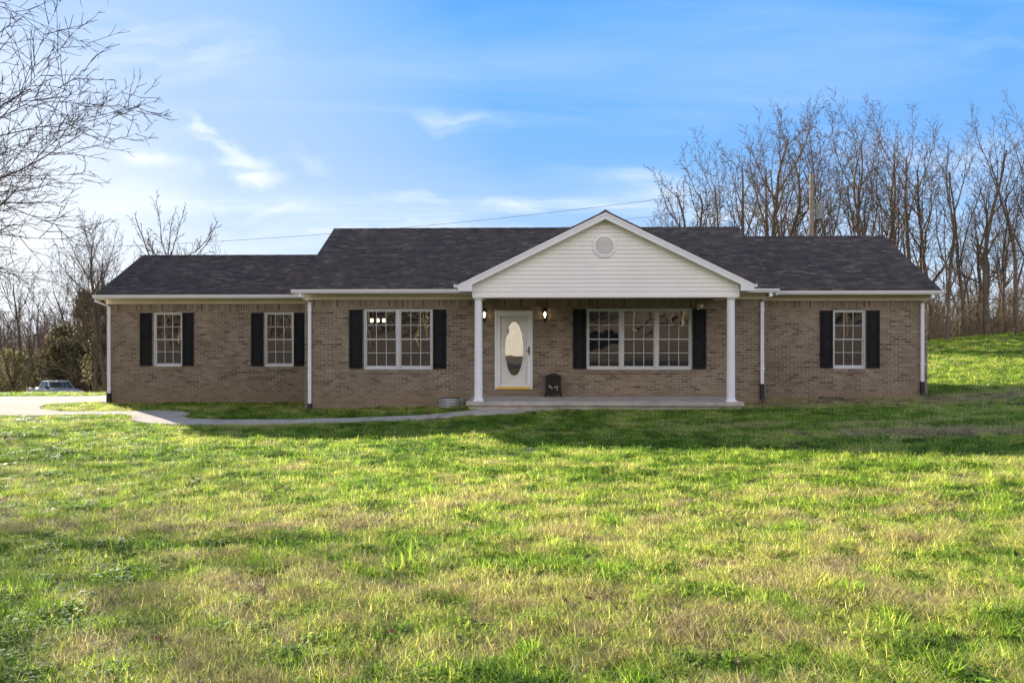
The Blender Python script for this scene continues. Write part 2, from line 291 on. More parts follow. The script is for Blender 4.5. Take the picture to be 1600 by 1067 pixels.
# ------------------------------------------------------------------ terrain
def axis(lo,hi,dlo,dhi,step,grow=1.22):
    a=[dlo]
    while a[-1]<dhi: a.append(a[-1]+step)
    s=step; x=a[-1]
    while x<hi: s*=grow; s=min(s,40); x+=s; a.append(x)
    s=step; x=a[0]; pre=[]
    while x>lo: s*=grow; s=min(s,40); x-=s; pre.append(x)
    return pre[::-1]+a
xs=axis(-500,500,-19,19,.15); ys=axis(-420,600,-19.5,5,.16,1.18)
V=[];tn=[];lt=[]
for y in ys:
    for x in xs:
        near=ss(70,40,math.hypot(x,y))
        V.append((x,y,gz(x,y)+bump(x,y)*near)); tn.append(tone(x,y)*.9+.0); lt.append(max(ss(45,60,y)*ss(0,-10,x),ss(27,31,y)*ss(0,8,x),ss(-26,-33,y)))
nx=len(xs); F=[(j*nx+i,j*nx+i+1,(j+1)*nx+i+1,(j+1)*nx+i) for j in range(len(ys)-1) for i in range(nx-1)]
g=tris_mesh('ground',V,F,M['ground']); g.data.polygons.foreach_set('use_smooth',[True]*len(F))
for nm,arr in (('tone',tn),('litter',lt)):
    a=g.data.attributes.new(nm,'FLOAT','POINT'); a.data.foreach_set('value',arr)
tag(g,'patchy green and straw lawn rising to a bank on the right','lawn',kind='structure')

def smooth_poly(p,it=2):
    for _ in range(it):
        q=[]
        for a,b in zip(p,p[1:]+p[:1]):
            q+=[(a[0]*.75+b[0]*.25,a[1]*.75+b[1]*.25),(a[0]*.25+b[0]*.75,a[1]*.25+b[1]*.75)]
        p=q
    return p
def sheet(name,poly,m,up,step=.5,thick=.12):
    bm=bmesh.new(); f=bm.faces.new([bm.verts.new((x,y,0)) for x,y in poly])
    xx=[p[0] for p in poly]; yy=[p[1] for p in poly]
    for ax,(lo,hi) in enumerate(((min(xx),max(xx)),(min(yy),max(yy)))):
        c=lo+step
        while c<hi:
            no=[0,0,0]; no[ax]=1; co=[0,0,0]; co[ax]=c
            bmesh.ops.bisect_plane(bm,geom=bm.verts[:]+bm.edges[:]+bm.faces[:],plane_co=co,plane_no=no); c+=step
    bmesh.ops.recalc_face_normals(bm,faces=bm.faces[:])
    if bm.faces[:][0].normal.z<0: bmesh.ops.reverse_faces(bm,faces=bm.faces[:])
    for v in bm.verts: v.co.z=gz(v.co.x,v.co.y)+up
    edge=[e for e in bm.edges if e.is_boundary]
    r=bmesh.ops.extrude_edge_only(bm,edges=edge)
    for v in [q for q in r['geom'] if isinstance(q,bmesh.types.BMVert)]: v.co.z-=thick
    me=bpy.data.meshes.new(name); bm.to_mesh(me); bm.free(); me.materials.append(m)
    o=bpy.data.objects.new(name,me); COL.objects.link(o); return o
#PATHS
DRIVE=[(-60,4.0),(-40,6.0),(-25,7.5),(-19.7,8.0),(-16,8.1),(-14.5,8.7),(-13.4,10.0),(-13.15,10),(-13.15,2.5),(-13.9,2.42),(-14.24,2.08),(-14.4,1.48),(-14.2,.77),(-13.75,.1),(-13.2,-.5),(-13.2,-2.05),(-13.9,-1.75),(-15,-1.5),(-18,-1.6),(-25,-2.5),(-40,-4),(-60,-5)]
PATH=[(-13.2,-.5),(-12.52,-.86),(-11.61,-.95),(-10.81,-.85),(-9.9,-.75),(-9.35,-.98),(-8.9,-1.5),(-8.75,-2.05),(-8.6,-2.55),(-8.2,-3.0),(-7.3,-3.28),(-6.4,-3.3),(-5.4,-3.28),(-4.45,-3.2),(-3.6,-3.0),(-2.8,-2.72),(-2.1,-2.5),(-1.55,-2.38),(-1.42,-2.14),(.35,-2.14),(.1,-2.45),(-.35,-2.9),(-1.1,-3.3),(-2.0,-3.6),(-2.9,-3.85),(-3.7,-4.0),(-4.6,-4.12),(-5.6,-4.16),(-6.6,-4.2),(-7.5,-4.25),(-8.2,-4.15),(-8.9,-3.85),(-9.5,-3.3),(-9.95,-2.35),(-10.36,-1.85),(-10.9,-1.7),(-11.5,-1.78),(-12.2,-2.0),(-12.7,-2.1),(-13.2,-2.05)]
tag(sheet('driveway',DRIVE,M['concrete'],.035),'pale concrete driveway beside the garage wing','driveway',kind='structure')
tag(sheet('path',PATH,M['concrete'],.035,.35),'narrow curved concrete front path leading to the porch','path',kind='structure')
def inpoly(x,y,p):
    c=False;j=len(p)-1
    for i in range(len(p)):
        if (p[i][1]>y)!=(p[j][1]>y) and x<(p[j][0]-p[i][0])*(y-p[i][1])/(p[j][1]-p[i][1])+p[i][0]: c=not c
        j=i
    return c
#joints of the path are dark filler strips
for k,(ax,ay,bx,by) in enumerate([(-2.15,-2.50,-2.30,-3.70),(-3.85,-3.06,-3.95,-4.04),(-5.6,-3.29,-5.6,-4.16),(-7.2,-3.28,-7.25,-4.22),(-8.7,-2.35,-9.6,-3.1),(-9.25,-1.15,-9.98,-2.25),(-11.3,-.94,-11.4,-1.76),(-13.0,-.6,-13.0,-2.06)]):
    b=MB(); dx,dy=bx-ax,by-ay; l=math.hypot(dx,dy); ux,uy=-dy/l*.008,dx/l*.008; n=6
    for i in range(n):
        t0,t1=i/n,(i+1)/n
        b.quad(*[(ax+dx*t+s*ux,ay+dy*t+s*uy,gz(ax+dx*t,ay+dy*t)+.0395) for t,s in ((t0,-1),(t1,-1),(t1,1),(t0,1))])
    tag(b.build('path_joint',M['joint']),kind='structure')

# ------------------------------------------------------------------ HOUSE
house=empty('brick_house',(0,0,0),0,'single storey brown brick ranch house with white gabled porch and dark shingle roof','house')
WZ0,WZ1=.99,2.635
def wall_mb(mb,x0,x1,y,th,z0,z1,holes,facing=-1):
    """wall along X with front face at y (facing -Y), thickness th, rectangular holes (x0,x1,z0,z1)"""
    X=sorted({x0,x1}|{h[0] for h in holes}|{h[1] for h in holes}); Z=sorted({z0,z1}|{h[2] for h in holes}|{h[3] for h in holes})
    for a,b in zip(X,X[1:]):
        for c,d in zip(Z,Z[1:]):
            mx,mz=(a+b)/2,(c+d)/2
            if any(h[0]<mx<h[1] and h[2]<mz<h[3] for h in holes): continue
            mb.quad((a,y,c),(b,y,c),(b,y,d),(a,y,d)); mb.quad((b,y+th,c),(a,y+th,c),(a,y+th,d),(b,y+th,d))
    for h in holes:
        a,b,c,d=h
        mb.quad((a,y,c),(a,y,d),(a,y+th,d),(a,y+th,c)); mb.quad((b,y,c),(b,y+th,c),(b,y+th,d),(b,y,d))
        mb.quad((a,y,d),(b,y,d),(b,y+th,d),(a,y+th,d)); mb.quad((a,y,c),(a,y+th,c),(b,y+th,c),(b,y,c))
    for x in (x0,x1): mb.quad((x,y,z0),(x,y+th,z0),(x,y+th,z1),(x,y,z1))
    mb.quad((x0,y,z1),(x1,y,z1),(x1,y+th,z1),(x0,y+th,z1))
WIN=[ # x0,x1,wall y,units
 (-11.65,-10.754,2.35,1),(-8.259,-7.356,2.35,1),(-4.738,-2.853,0,2),(1.311,4.134,0,3),(8.224,9.133,1.0,1)]
DOORH=(-1.165,-.148,.462,2.577)
def wing(x0,x1,yf,yb,ye,yr,ze,zr,holes,sides):
    b=MB(); wall_mb(b,x0,x1,yf,.2,-.7,3.12,holes)
    b.box(x0,x1,yb-.2,yb,-.7,3.12)
    for s,x in sides:
        xi=x+.2 if s<0 else x-.2
        a,c=min(x,xi),max(x,xi)
        b.box(a,c,yf+.2,yb-.2,-.7,3.12)
        p=(zr-ze)/(yr-ye)
        zf=ze+(yf-ye)*p-.05
        b.prism_x([(yf,3.12),(yb,3.12),(yb,zf),(yr,zr-.05),(yf,zf)][:5],a,c)
    return b.build('wall',M['brick'],house)
hl=[(w[0],w[1],WZ0,WZ1) for w in WIN]
wing(-13.09,-6.36,2.35,7.2,1.9,4.78,3.16,4.595,hl[0:2],[(-1,-13.09)])
wing(-6.352,6.09,0,7.48,-.45,3.74,3.16,5.32,hl[2:4]+[DOORH],[(-1,-6.352),(1,6.09)])
wing(6.10,10.82,1.0,7.56,.55,4.28,3.16,5.09,hl[4:5],[(1,10.82)])
# interior surfaces
b=MB()
for x0,x1,y0,y1 in ((-12.88,-6.36,2.56,6.98),(-6.14,5.88,.21,7.26),(6.11,10.6,1.21,7.34)): b.box(x0,x1,y0,y1,2.82,2.86)
b.box(-6.1,5.86,4.4,4.5,.3,2.81); b.box(-1.9,-1.8,.22,4.38,.3,2.81); b.box(-12.87,-6.37,5.2,5.3,.1,2.81); b.box(6.12,10.59,4.6,4.7,.3,2.81)
b.build('interior_wall',M['plaster'],house)
b=MB()
for x0,x1,y0,y1 in ((-12.88,-6.36,2.56,6.98),(-6.14,5.88,.21,7.26),(6.11,10.6,1.21,7.34)): b.box(x0,x1,y0,y1,.2,.28)
b.build('interior_floor',M['floor_in'],house)

# windows
def window(x0,x1,y,units):
    yo=y+.035
    fr=MB(); e=.045
    fr.box(x0,x0+e,yo,yo+.09,WZ0,WZ1); fr.box(x1-e,x1,yo,yo+.09,WZ0,WZ1)
    fr.box(x0+e,x1-e,yo,yo+.09,WZ1-e,WZ1); fr.box(x0+e,x1-e,yo-.01,yo+.09,WZ0,WZ0+.04)
    iw=(x1-x0-2*e-(units-1)*.085)/units
    U=[]
    for k in range(units):
        a=x0+e+k*(iw+.085); U.append((a,a+iw))
        if k: fr.box(a-.085,a,yo-.004,yo+.09,WZ0+.04,WZ1-e)
    f=fr.build('window',M['frame'],house,bevel=.004)
    zb,zt=WZ0+.04,WZ1-e; zm=(zb+zt)/2
    for a,c in U:
        for (z0,z1,yy,low) in ((zm-.015,zt,yo+.022,0),(zb,zm+.015,yo+.052,1)):
            s=MB(); r=.032; bt=.055 if low else .03
            s.box(a,a+r,yy,yy+.028,z0,z1); s.box(c-r,c,yy,yy+.028,z0,z1); s.box(a+r,c-r,yy,yy+.028,z1-.03,z1); s.box(a+r,c-r,yy,yy+.028,z0,z0+bt)
            w=(c-a-2*r)/3; h0,h1=z0+bt,z1-.03; mw=.0072
            for i in (1,2): s.box(a+r+w*i-mw,a+r+w*i+mw,yy+.007,yy+.019,h0,h1)
            hm=(h0+h1)/2
            for i in range(3): s.box(a+r+w*i+(mw if i else 0),a+r+w*(i+1)-(mw if i<2 else 0),yy+.008,yy+.018,hm-mw,hm+mw)
            s.build('sash',M['frame'],f)
            MB().box(a+r,c-r,yy+.0215,yy+.0245,h0,h1).build('pane',M['glass'],f)
    sl=MB(); n=max(2,round((x1-x0+.04)/.075)); w=(x1-x0+.04)/n
    random.seed(int(x0*10))
    for i in range(n):
        j=random.uniform(-.002,.002); q=x0-.02+i*w
        sl.add([(q+.003,y-.028+j,WZ0-.105),(q+w-.003,y-.028+j,WZ0-.105),(q+w-.003,y-.028+j,WZ0-.012),(q+.003,y-.028+j,WZ0-.012),(q+.003,y+.03,WZ0-.105),(q+w-.003,y+.03,WZ0-.105),(q+w-.003,y+.03,WZ0+.003),(q+.003,y+.03,WZ0+.003)],
          [(0,1,2,3),(3,2,6,7),(0,4,5,1),(1,5,6,2),(0,3,7,4)])
    sl.build('sill',M['brick'],f)
    return f
for w in WIN: window(*w)
def shutter(x0,x1,y):
    z0,z1=1.015,2.612; y1=y-.004; b=MB(); st=.05; rl=.07; zm=1.845
    b.box(x0,x1,y1-.018,y1,z0,z1)
    yf=y1-.034
    b.box(x0,x0+st,yf,y1-.0181,z0,z1); b.box(x1-st,x1,yf,y1-.0181,z0,z1)
    for a,c in ((z0,z0+rl),(zm-.03,zm+.03),(z1-rl,z1)): b.box(x0+st,x1-st,yf+.0005,y1-.0181,a,c)
    for a,c in ((z0+rl,zm-.03),(zm+.03,z1-rl)):
        q=.022; A=(x0+st+.008,x1-st-.008,a+.01,c-.01); B=(A[0]+q,A[1]-q,A[2]+q,A[3]-q); ya,yb=y1-.0185,yf+.003
        v=[(A[0],ya,A[2]),(A[1],ya,A[2]),(A[1],ya,A[3]),(A[0],ya,A[3]),(B[0],yb,B[2]),(B[1],yb,B[2]),(B[1],yb,B[3]),(B[0],yb,B[3])]
        b.add(v,[(4,5,6,7),(0,1,5,4),(1,2,6,5),(2,3,7,6),(3,0,4,7)])
    b.build('shutter',M['shutter'],house)
for x0,x1,y in [(-12.04,-11.685,2.35),(-10.74,-10.4,2.35),(-8.64,-8.28,2.35),(-7.34,-6.98,2.35),(-5.125,-4.765,0),(-2.835,-2.485,0),(.944,1.296,0),(4.151,4.504,0),(7.865,8.215,1.0),(9.145,9.50,1.0)]: shutter(x0,x1,y)

# door
b=MB(); x0,x1,z0,z1=DOORH
b.box(x0,x0+.055,-.02,.12,z0,z1); b.box(x1-.055,x1,-.02,.12,z0,z1); b.box(x0+.055,x1-.055,-.02,.12,z1-.05,z1)
door=b.build('door_frame',M['white'],house,bevel=.004)
MB().box(x0+.056,x1-.056,-.045,.12,z0,z0+.065).build('threshold',M['brass'],door,bevel=.006)
a,c,e,f=-1.105,-.208,.53,2.523
b=MB(); st=.075
b.box(a,a+st,0,.03,e,f); b.box(c-st,c,0,.03,e,f); b.box(a+st,c-st,0,.03,f-.085,f); b.box(a+st,c-st,0,.03,e,e+.055)
storm=b.build('storm_door',M['white'],house,bevel=.003)
MB().box(a+st,c-st,.012,.016,e+.055,f-.085).build('pane',M['storm'],storm)
b=MB(); b.box(c-.052,c-.022,-.055,-.035,1.395,1.61); b.box(c-.047,c-.027,-.036,0,1.42,1.45); b.box(c-.047,c-.027,-.036,0,1.555,1.585); b.box(c-.12,c-.05,-.045,-.025,1.49,1.505)
b.build('handle',M['black'],storm,bevel=.004)
# panelled door with oval light behind
ocx,ocz,orx,orz=-.643,1.55,.245,.735
b=MB(); n=48; yy=.075
ring=[(ocx+orx*math.cos(2*math.pi*i/n),ocz+orz*math.sin(2*math.pi*i/n)) for i in range(n)]
def rectpt(px,pz):
    dx,dz=px-ocx,pz-ocz; X0,X1,Z0,Z1=a+.01,c-.01,e,f
    k=min(((X1-ocx)/dx if dx>0 else (X0-ocx)/dx) if abs(dx)>1e-6 else 9e9, ((Z1-ocz)/dz if dz>0 else (Z0-ocz)/dz) if abs(dz)>1e-6 else 9e9)
    return (ocx+dx*k,ocz+dz*k)
for i in range(n):
    p,q=ring[i],ring[(i+1)%n]; P,Q=rectpt(*p),rectpt(*q)
    b.quad((p[0],yy,p[1]),(P[0],yy,P[1]),(Q[0],yy,Q[1]),(q[0],yy,q[1])); b.quad((p[0],yy,p[1]),(q[0],yy,q[1]),(q[0],yy+.04,q[1]),(p[0],yy+.04,p[1]))
    if abs(P[0]-Q[0])>1e-6 and abs(P[1]-Q[1])>1e-6:
        cx_=P[0] if abs(P[0]-(a+.01))<1e-4 or abs(P[0]-(c-.01))<1e-4 else Q[0]; cz_=P[1] if cx_==Q[0] else Q[1]
        b.quad((P[0],yy,P[1]),(cx_,yy,cz_),(Q[0],yy,Q[1]))
inner=b.build('door',M['door'],house)
b=MB()
for (r0,r1,h) in ((1.0,1.11,.012),(1.15,1.20,.006)):
    for i in range(n):
        t0,t1=2*math.pi*i/n,2*math.pi*(i+1)/n
        def P(t,s,y): return (ocx+(orx+(s-1)*.28)*math.cos(t),y,ocz+(orz+(s-1)*.28)*math.sin(t))
        m_=(r0+r1)/2
        b.quad(P(t0,r0,yy-.001),P(t0,m_,yy-h-.004),P(t1,m_,yy-h-.004),P(t1,r0,yy-.001)); b.quad(P(t0,m_,yy-h-.004),P(t0,r1,yy-.001),P(t1,r1,yy-.001),P(t1,m_,yy-h-.004))
b.build('oval_moulding',M['door'],inner,smooth=True)
b=MB(); b.add([(p[0],yy+.02,p[1]) for p in ring],[tuple(range(n))]); b.build('oval_glass',M['doorglass'],inner)

# frieze, soffit, fascia, gutters
def eave(x0,x1,gx0,gx1,yw,end):
    b=MB(); b.box(x0,x1,yw-.022,yw-.002,2.885,3.018); b.box(x0,x1,yw-.034,yw-.023,2.99,3.018); b.build('frieze_board',M['cream'],house)
    b=MB(); b.box(gx0+.02,gx1-.02,yw-.355,yw-.003,3.02,3.034); b.build('soffit',M['cream'],house)
    MB().box(gx0+.02,gx1-.02,yw-.37,yw-.356,3.02,3.13).build('fascia',M['cream'],house)
    prof=[(yw-.372,3.04),(yw-.45,3.04),(yw-.462,3.07),(yw-.478,3.10),(yw-.48,3.135),(yw-.472,3.135),(yw-.47,3.105),(yw-.452,3.072),(yw-.444,3.05),(yw-.376,3.05),(yw-.376,3.135),(yw-.372,3.135)]
    b=MB(); b.prism_x(prof,gx0,gx1); b.prism_x([(yw-.375,3.045),(yw-.448,3.045),(yw-.474,3.10),(yw-.476,3.13),(yw-.375,3.13)],gx0,gx0+.01); b.prism_x([(yw-.375,3.045),(yw-.448,3.045),(yw-.474,3.10),(yw-.476,3.13),(yw-.375,3.13)],gx1-.01,gx1)
    b.build('gutter',M['white'],house)
eave(-13.09,-6.37,-13.27,-6.50,2.35,0)
eave(-6.352,-1.605,-6.59,-1.985,0,0)
eave(4.89,6.09,5.235,6.33,0,0)
eave(6.10,10.82,6.34,11.0,1.0,0)

# roofs
def roof(x0,x1,ye,yr,ze,zr,m,yb=None):
    yb=2*yr-ye; b=MB(); t=.035
    b.prism_x([(ye,ze-t),(ye,ze),(yr,zr),(yb,ze),(yb,ze-t),(yr,zr-t)],x0,x1)
    r=b.build('roof',m,house)
    c=MB(); random.seed(int(x0*7)); x=x0
    while x<x1:
        w=min(.14,x1-x); h=random.uniform(.012,.018)
        c.prism_x([(yr-.15,zr-.15*(zr-ze)/(yr-ye)+.004),(yr,zr+h+.006),(yr+.15,zr-.15*(zr-ze)/(yr-ye)+.004),(yr,zr+.0)],x,x+w-.003); x+=.14
    c.build('ridge_cap',m,r)
    return r
roof(-13.18,-6.36,1.9,4.78,3.165,4.60,M['shingle'])
roof(-6.482,6.29,-.45,3.74,3.165,5.32,M['shingle'])
roof(6.10,10.99,.55,4.28,3.165,5.09,M['shingle'])
# rake boards on the end gables
def rake(x0,x1,ye,yr,ze,zr):
    b=MB(); yb=2*yr-ye
    b.prism_x([(ye+.02,ze-.04),(yr,zr-.04),(yb-.02,ze-.04),(yb-.02,ze-.2),(yr,zr-.2),(ye+.02,ze-.2)],x0,x1); b.build('rake_board',M['white'],house)
rake(-13.165,-13.14,1.9,4.78,3.165,4.60); rake(-6.47,-6.445,-.45,3.74,3.165,5.32); rake(6.255,6.28,-.45,3.74,3.165,5.32); rake(10.95,10.975,.55,4.28,3.165,5.09)

# porch gable
AX,AZ,XL,XR,SL=1.635,4.925,-1.972,5.225,.489
YF=-2.25
b=MB()
for s in (-1,1):
    xe=XL if s<0 else XR; ze=AZ-abs(xe-AX)*SL
    yb0,yb1=-.45+(ze-3.165)/.514+.15, -.45+(AZ-3.165)/.514+.15
    t=.04
    top=[(xe,YF,ze),(AX,YF,AZ),(AX,yb1,AZ),(xe,yb0,ze)]; bot=[(p[0],p[1],p[2]-t) for p in top]
    b.add(top+bot,[(0,1,2,3) if s<0 else (3,2,1,0),(7,6,5,4) if s<0 else (4,5,6,7),(0,4,5,1),(3,2,6,7),(0,3,7,4)])
pr=b.build('roof',M['shingle_x'],house)
b=MB(); b.prism_y([(AX-.14,AZ-.066),(AX,AZ-.002),(AX+.14,AZ-.066),(AX,AZ+.02)],YF,2.9); b.build('ridge_cap',M['shingle_x'],pr)
# white rake fascia with closed returns, drip edge
yw=YF+.015
for s in (-1,1):
    xe=XL+.012 if s<0 else XR-.012; zo=AZ-.045; ze=zo-abs(xe-AX)*SL; xi=-1.6 if s<0 else 4.885; zi=zo-.165
    zi_e=zi-abs(xi-AX)*SL
    poly=[(xe,ze),(xe+s*-.02,2.972),(xi,2.972),(xi,zi_e),(AX,zi),(AX,zo)]
    if s>0: poly=poly
    b=MB(); b.prism_y(poly if s<0 else poly[::-1],yw,yw+.02)
    # raised upper band of the fascia
    poly=[(xe-s*-.004,ze+.0),(xe,ze-.055),(AX,zo-.055),(AX,zo)]
    b.prism_y(poly if s<0 else poly[::-1],yw-.012,yw-.0005)
    b.build('rake_fascia',M['white'],house)
    # rake soffit
    b=MB(); b.add([(xi,yw+.02,zi_e+.004),(AX,yw+.02,zi+.004),(AX,-2.02,zi+.004),(xi,-2.02,zi_e+.004)],[(0,1,2,3)]); b.box(min(xe,xi)+.0,max(xe,xi),yw+.02,-2.03,2.974,2.985); b.build('soffit',M['cream'],house)
    # side eave: fascia, soffit and gutter running back to the main roof
    xo=xe; b=MB(); lo,hi=(min(xo,xo-s*.015),max(xo,xo-s*.015)); b.box(lo,hi,yw+.021,-.48,2.98,ze-.005); b.box(min(xo-s*.02,xi),max(xo-s*.02,xi),-2.029,-.48,2.975,2.985); b.build('side_soffit',M['white'],house)
    g0,g1=(xo+s*.002,xo+s*.1); b=MB(); b.box(min(g0,g1),max(g0,g1),YF+.10,-.5,3.03+.035,3.14); b.build('gutter',M['white'],house,bevel=.01)
# lap siding
xL,xR,zB,zS=-1.598,4.883,2.845,3.165
apex=AZ-.045-.12
def span(z):
    if z<=zS: return xL,xR
    w=(apex-z)/SL; return max(xL,AX-w),min(xR,AX+w)
b=MB(); b.box(xL-.012,xR+.012,-2.052,-2.02,zB-.02,zB+.03)
z=zB+.03; pitch=.102
while z<apex-.02:
    z1=min(z+pitch,apex-.005); a0,a1=span(z); c0,c1=span(z1)
    zs=[z,z1] if not(z<zS<z1) else [z,zS,z1]
    yb_,yt=-2.046,-2.030
    for q0,q1 in zip(zs,zs[1:]):
        s0,s1=span(q0),span(q1); ya=yb_+(yt-yb_)*(q0-z)/pitch; yc=yb_+(yt-yb_)*(q1-z)/pitch
        b.quad((s0[0],ya,q0),(s0[1],ya,q0),(s1[1],yc,q1),(s1[0],yc,q1))
    b.quad((a0,yt+.002,z),(a1,yt+.002,z),(a1,yb_,z),(a0,yb_,z))
    z=z1
b.quad((xL,-2.02,zB),(xR,-2.02,zB),(xR,-2.02,zS),(AX,-2.02,apex),(xL,-2.02,zS))
gs=b.build('gable_siding',M['vinyl'],house)
for x in (xL-.02,xR-.03): MB().box(x,x+.05,-2.056,-1.98,zB+.031,3.12).build('corner_trim',M['vinyl'],gs)
# beam box behind the siding, sides to the wall, ceiling
b=MB(); b.box(xL,xR,-2.018,-1.78,zB-.004,3.1); b.box(xL,xL+.2,-1.78,-.03,zB-.002,3.0); b.box(xR-.2,xR,-1.78,-.03,zB-.002,3.0); b.build('porch_beam',M['cream'],house)
b=MB(); b.box(xL+.2,xR-.2,-1.78,-.003,2.90,2.92); b.build('porch_ceiling',M['cream'],house)
# octagonal vent
vx,vz=1.625,4.07
b=MB(); 
def octo(r): return [(vx+r/math.cos(R(22.5))*math.cos(R(22.5+45*i)),vz+r/math.cos(R(22.5))*math.sin(R(22.5+45*i))) for i in range(8)]
o1,o2,o3=octo(.272),octo(.235),octo(.205)
for i in range(8):
    j=(i+1)%8
    b.quad((o1[i][0],-2.045,o1[i][1]),(o1[j][0],-2.045,o1[j][1]),(o1[j][0],-2.066,o1[j][1]),(o1[i][0],-2.066,o1[i][1]))
    b.quad((o1[i][0],-2.066,o1[i][1]),(o1[j][0],-2.066,o1[j][1]),(o2[j][0],-2.078,o2[j][1]),(o2[i][0],-2.078,o2[i][1]))
    b.quad((o2[i][0],-2.078,o2[i][1]),(o2[j][0],-2.078,o2[j][1]),(o3[j][0],-2.068,o3[j][1]),(o3[i][0],-2.068,o3[i][1]))
    b.quad((o3[i][0],-2.068,o3[i][1]),(o3[j][0],-2.068,o3[j][1]),(o3[j][0],-2.048,o3[j][1]),(o3[i][0],-2.048,o3[i][1]))
vent=b.build('gable_vent',M['vinyl'],house)
b=MB(); b.add([(p[0],-2.048,p[1]) for p in o3],[tuple(range(8))]); b.build('vent_recess',M['joint'],vent)
b=MB(); k=9
for i in range(k):
    zc=vz-.2+.4*(i+.5)/k; w=min(.2,.205*(1+math.sqrt(2))/(math.sqrt(2))-abs(zc-vz)*.97)
    w=.2 if abs(zc-vz)<.085 else .2-(abs(zc-vz)-.085)
    b.add([(vx-w,-2.075,zc-.018),(vx+w,-2.075,zc-.018),(vx+w,-2.05,zc+.016),(vx-w,-2.05,zc+.016),(vx-w,-2.071,zc-.022),(vx+w,-2.071,zc-.022)],[(0,1,2,3),(4,5,1,0)])
b.build('louvre',M['vinyl'],vent)

# porch slab, columns
b=MB(); b.box(-1.76,4.995,-2.15,-.001,.178,.28); sl=b.build('porch_slab',M['slab'],house,bevel=.012)
MB().box(-1.70,4.94,-2.09,-.001,-.5,.177).build('foundation',M['slab'],sl)
def column(cx):
    cy=-1.91; fl=lambda a: 1-.035*(.5+.5*math.cos(a*20))
    b=MB(); b.lathe([(.345,.102),(2.79,.093)],cx,cy,160,fl)
    c=b.build('porch_column',M['white'],house,smooth=False)
    b=MB(); b.box(cx-.126,cx+.126,cy-.126,cy+.126,.281,.31); b.lathe([(.31,.122),(.325,.125),(.335,.115),(.35,.106)],cx,cy,40); b.build('column_base',M['white'],c)
    b=MB(); b.lathe([(2.775,.098),(2.79,.112),(2.80,.115)],cx,cy,40); b.box(cx-.12,cx+.12,cy-.115,cy+.12,2.80,2.838); b.build('column_cap',M['white'],c)
column(-1.472); column(4.724)

# downspouts
def downspout(x,yw,zg,gutter_dx=0,boot=.45,flare=0.1):
    w=.042; y0,y1=yw-.075,yw-.012
    b=MB(); b.box(x-w,x+w,y0,y1,zg+boot-.02,2.80)
    # offset elbow up to the gutter
    gx=x+gutter_dx; yg=yw-.40
    v=[(x-w,y0,2.80),(x+w,y0,2.80),(x+w,y1,2.80),(x-w,y1,2.80),(gx-w,yg-.03,2.93),(gx+w,yg-.03,2.93),(gx+w,yg+.03,2.95),(gx-w,yg+.03,2.95),(gx-w,yg-.03,3.045),(gx+w,yg-.03,3.045),(gx+w,yg+.03,3.045),(gx-w,yg+.03,3.045)]
    b.add(v,[(0,1,5,4),(1,2,6,5),(2,3,7,6),(3,0,4,7),(4,5,9,8),(5,6,10,9),(6,7,11,10),(7,4,8,11)])
    for z in (.9+zg,2.6): b.box(x-w-.03,x+w+.03,y0-.003,y0+.0,z,z+.025)
    for i in (-1,0,1): b.box(x+i*.024-.004,x+i*.024+.004,y0-.004,y0-.0005,zg+boot,2.79)
    d=b.build('downspout',M['white'],house)
    b=MB(); W=.055
    b.box(x-W,x+W,y0-.015,yw-.005,zg+.14,zg+boot)
    v=[(x-W,y0-.015,zg+.14),(x+W,y0-.015,zg+.14),(x+W,yw-.005,zg+.14),(x-W,yw-.005,zg+.14),(x-W+flare*.6,y0-.09,zg-.05),(x+W+flare,y0-.09,zg-.05),(x+W+flare,yw-.03,zg-.05),(x-W+flare*.6,yw-.03,zg-.05)]
    b.add(v,[(0,1,5,4),(1,2,6,5),(2,3,7,6),(3,0,4,7)]); b.build('boot',M['boot'],d,bevel=.01)
downspout(-12.98,2.35,gz(-12.9,2.2),-.20,.32,.03); downspout(-6.20,0,gz(-6.2,-.1),-.16,.16,.02); downspout(5.985,0,gz(6,-.1),.13,.50,.09); downspout(10.66,1.0,gz(10.7,.9),.12,.42,.08)

# ------------------------------------------------------------------ things on and around the house
def lantern(x,label):
    y=-.0; e=empty('wall_lantern',(x,y,2.2),0,label,'lantern','lanterns beside the front door')
    b=MB(); b.box(-.045,.045,-.015,-.001,.12,.36); b.box(-.012,.012,-.13,-.015,.40,.415) ; b.box(-.01,.01,-.13,-.015,.16,.175); b.box(-.03,.03,-.015,-.001,.36,.43); b.build('bracket',M['black'],e)
    cy=-.13
    b=MB(); b.lathe([(.365,.088),(.38,.09),(.40,.06),(.43,.032),(.445,.012),(.47,.012),(.475,.004)],0,cy,12); b.lathe([(.03,.004),(.05,.014),(.07,.010),(.10,.02),(.13,.05),(.165,.062),(.18,.062)],0,cy,12)
    for k in range(6):
        a=k*math.pi/3; px,py=.062*math.cos(a),cy+.062*math.sin(a); qx,qy=.082*math.cos(a),cy+.082*math.sin(a); r=.0045
        b.add([(px-r,py-r,.178),(px+r,py-r,.178),(px+r,py+r,.178),(px-r,py+r,.178),(qx-r,qy-r,.37),(qx+r,qy-r,.37),(qx+r,qy+r,.37),(qx-r,qy+r,.37)],[(0,1,5,4),(1,2,6,5),(2,3,7,6),(3,0,4,7)])
    b.build('cage',M['black'],e)
    b=MB(); b.lathe([(.182,.056),(.364,.076)],0,cy,12); b.build('lamp_glass',M['lampglass'],e)
    b=MB()
    b.lathe([(.19,.012),(.23,.014),(.25,.024),(.29,.03),(.32,.02),(.345,.004)],0,cy,12); b.build('bulb',M['bulb'],e,smooth=True)
    return e
lantern(.185,'lit black coach lantern on the brick right of the front door'); lantern(-1.44,'lit black coach lantern behind the left porch column')

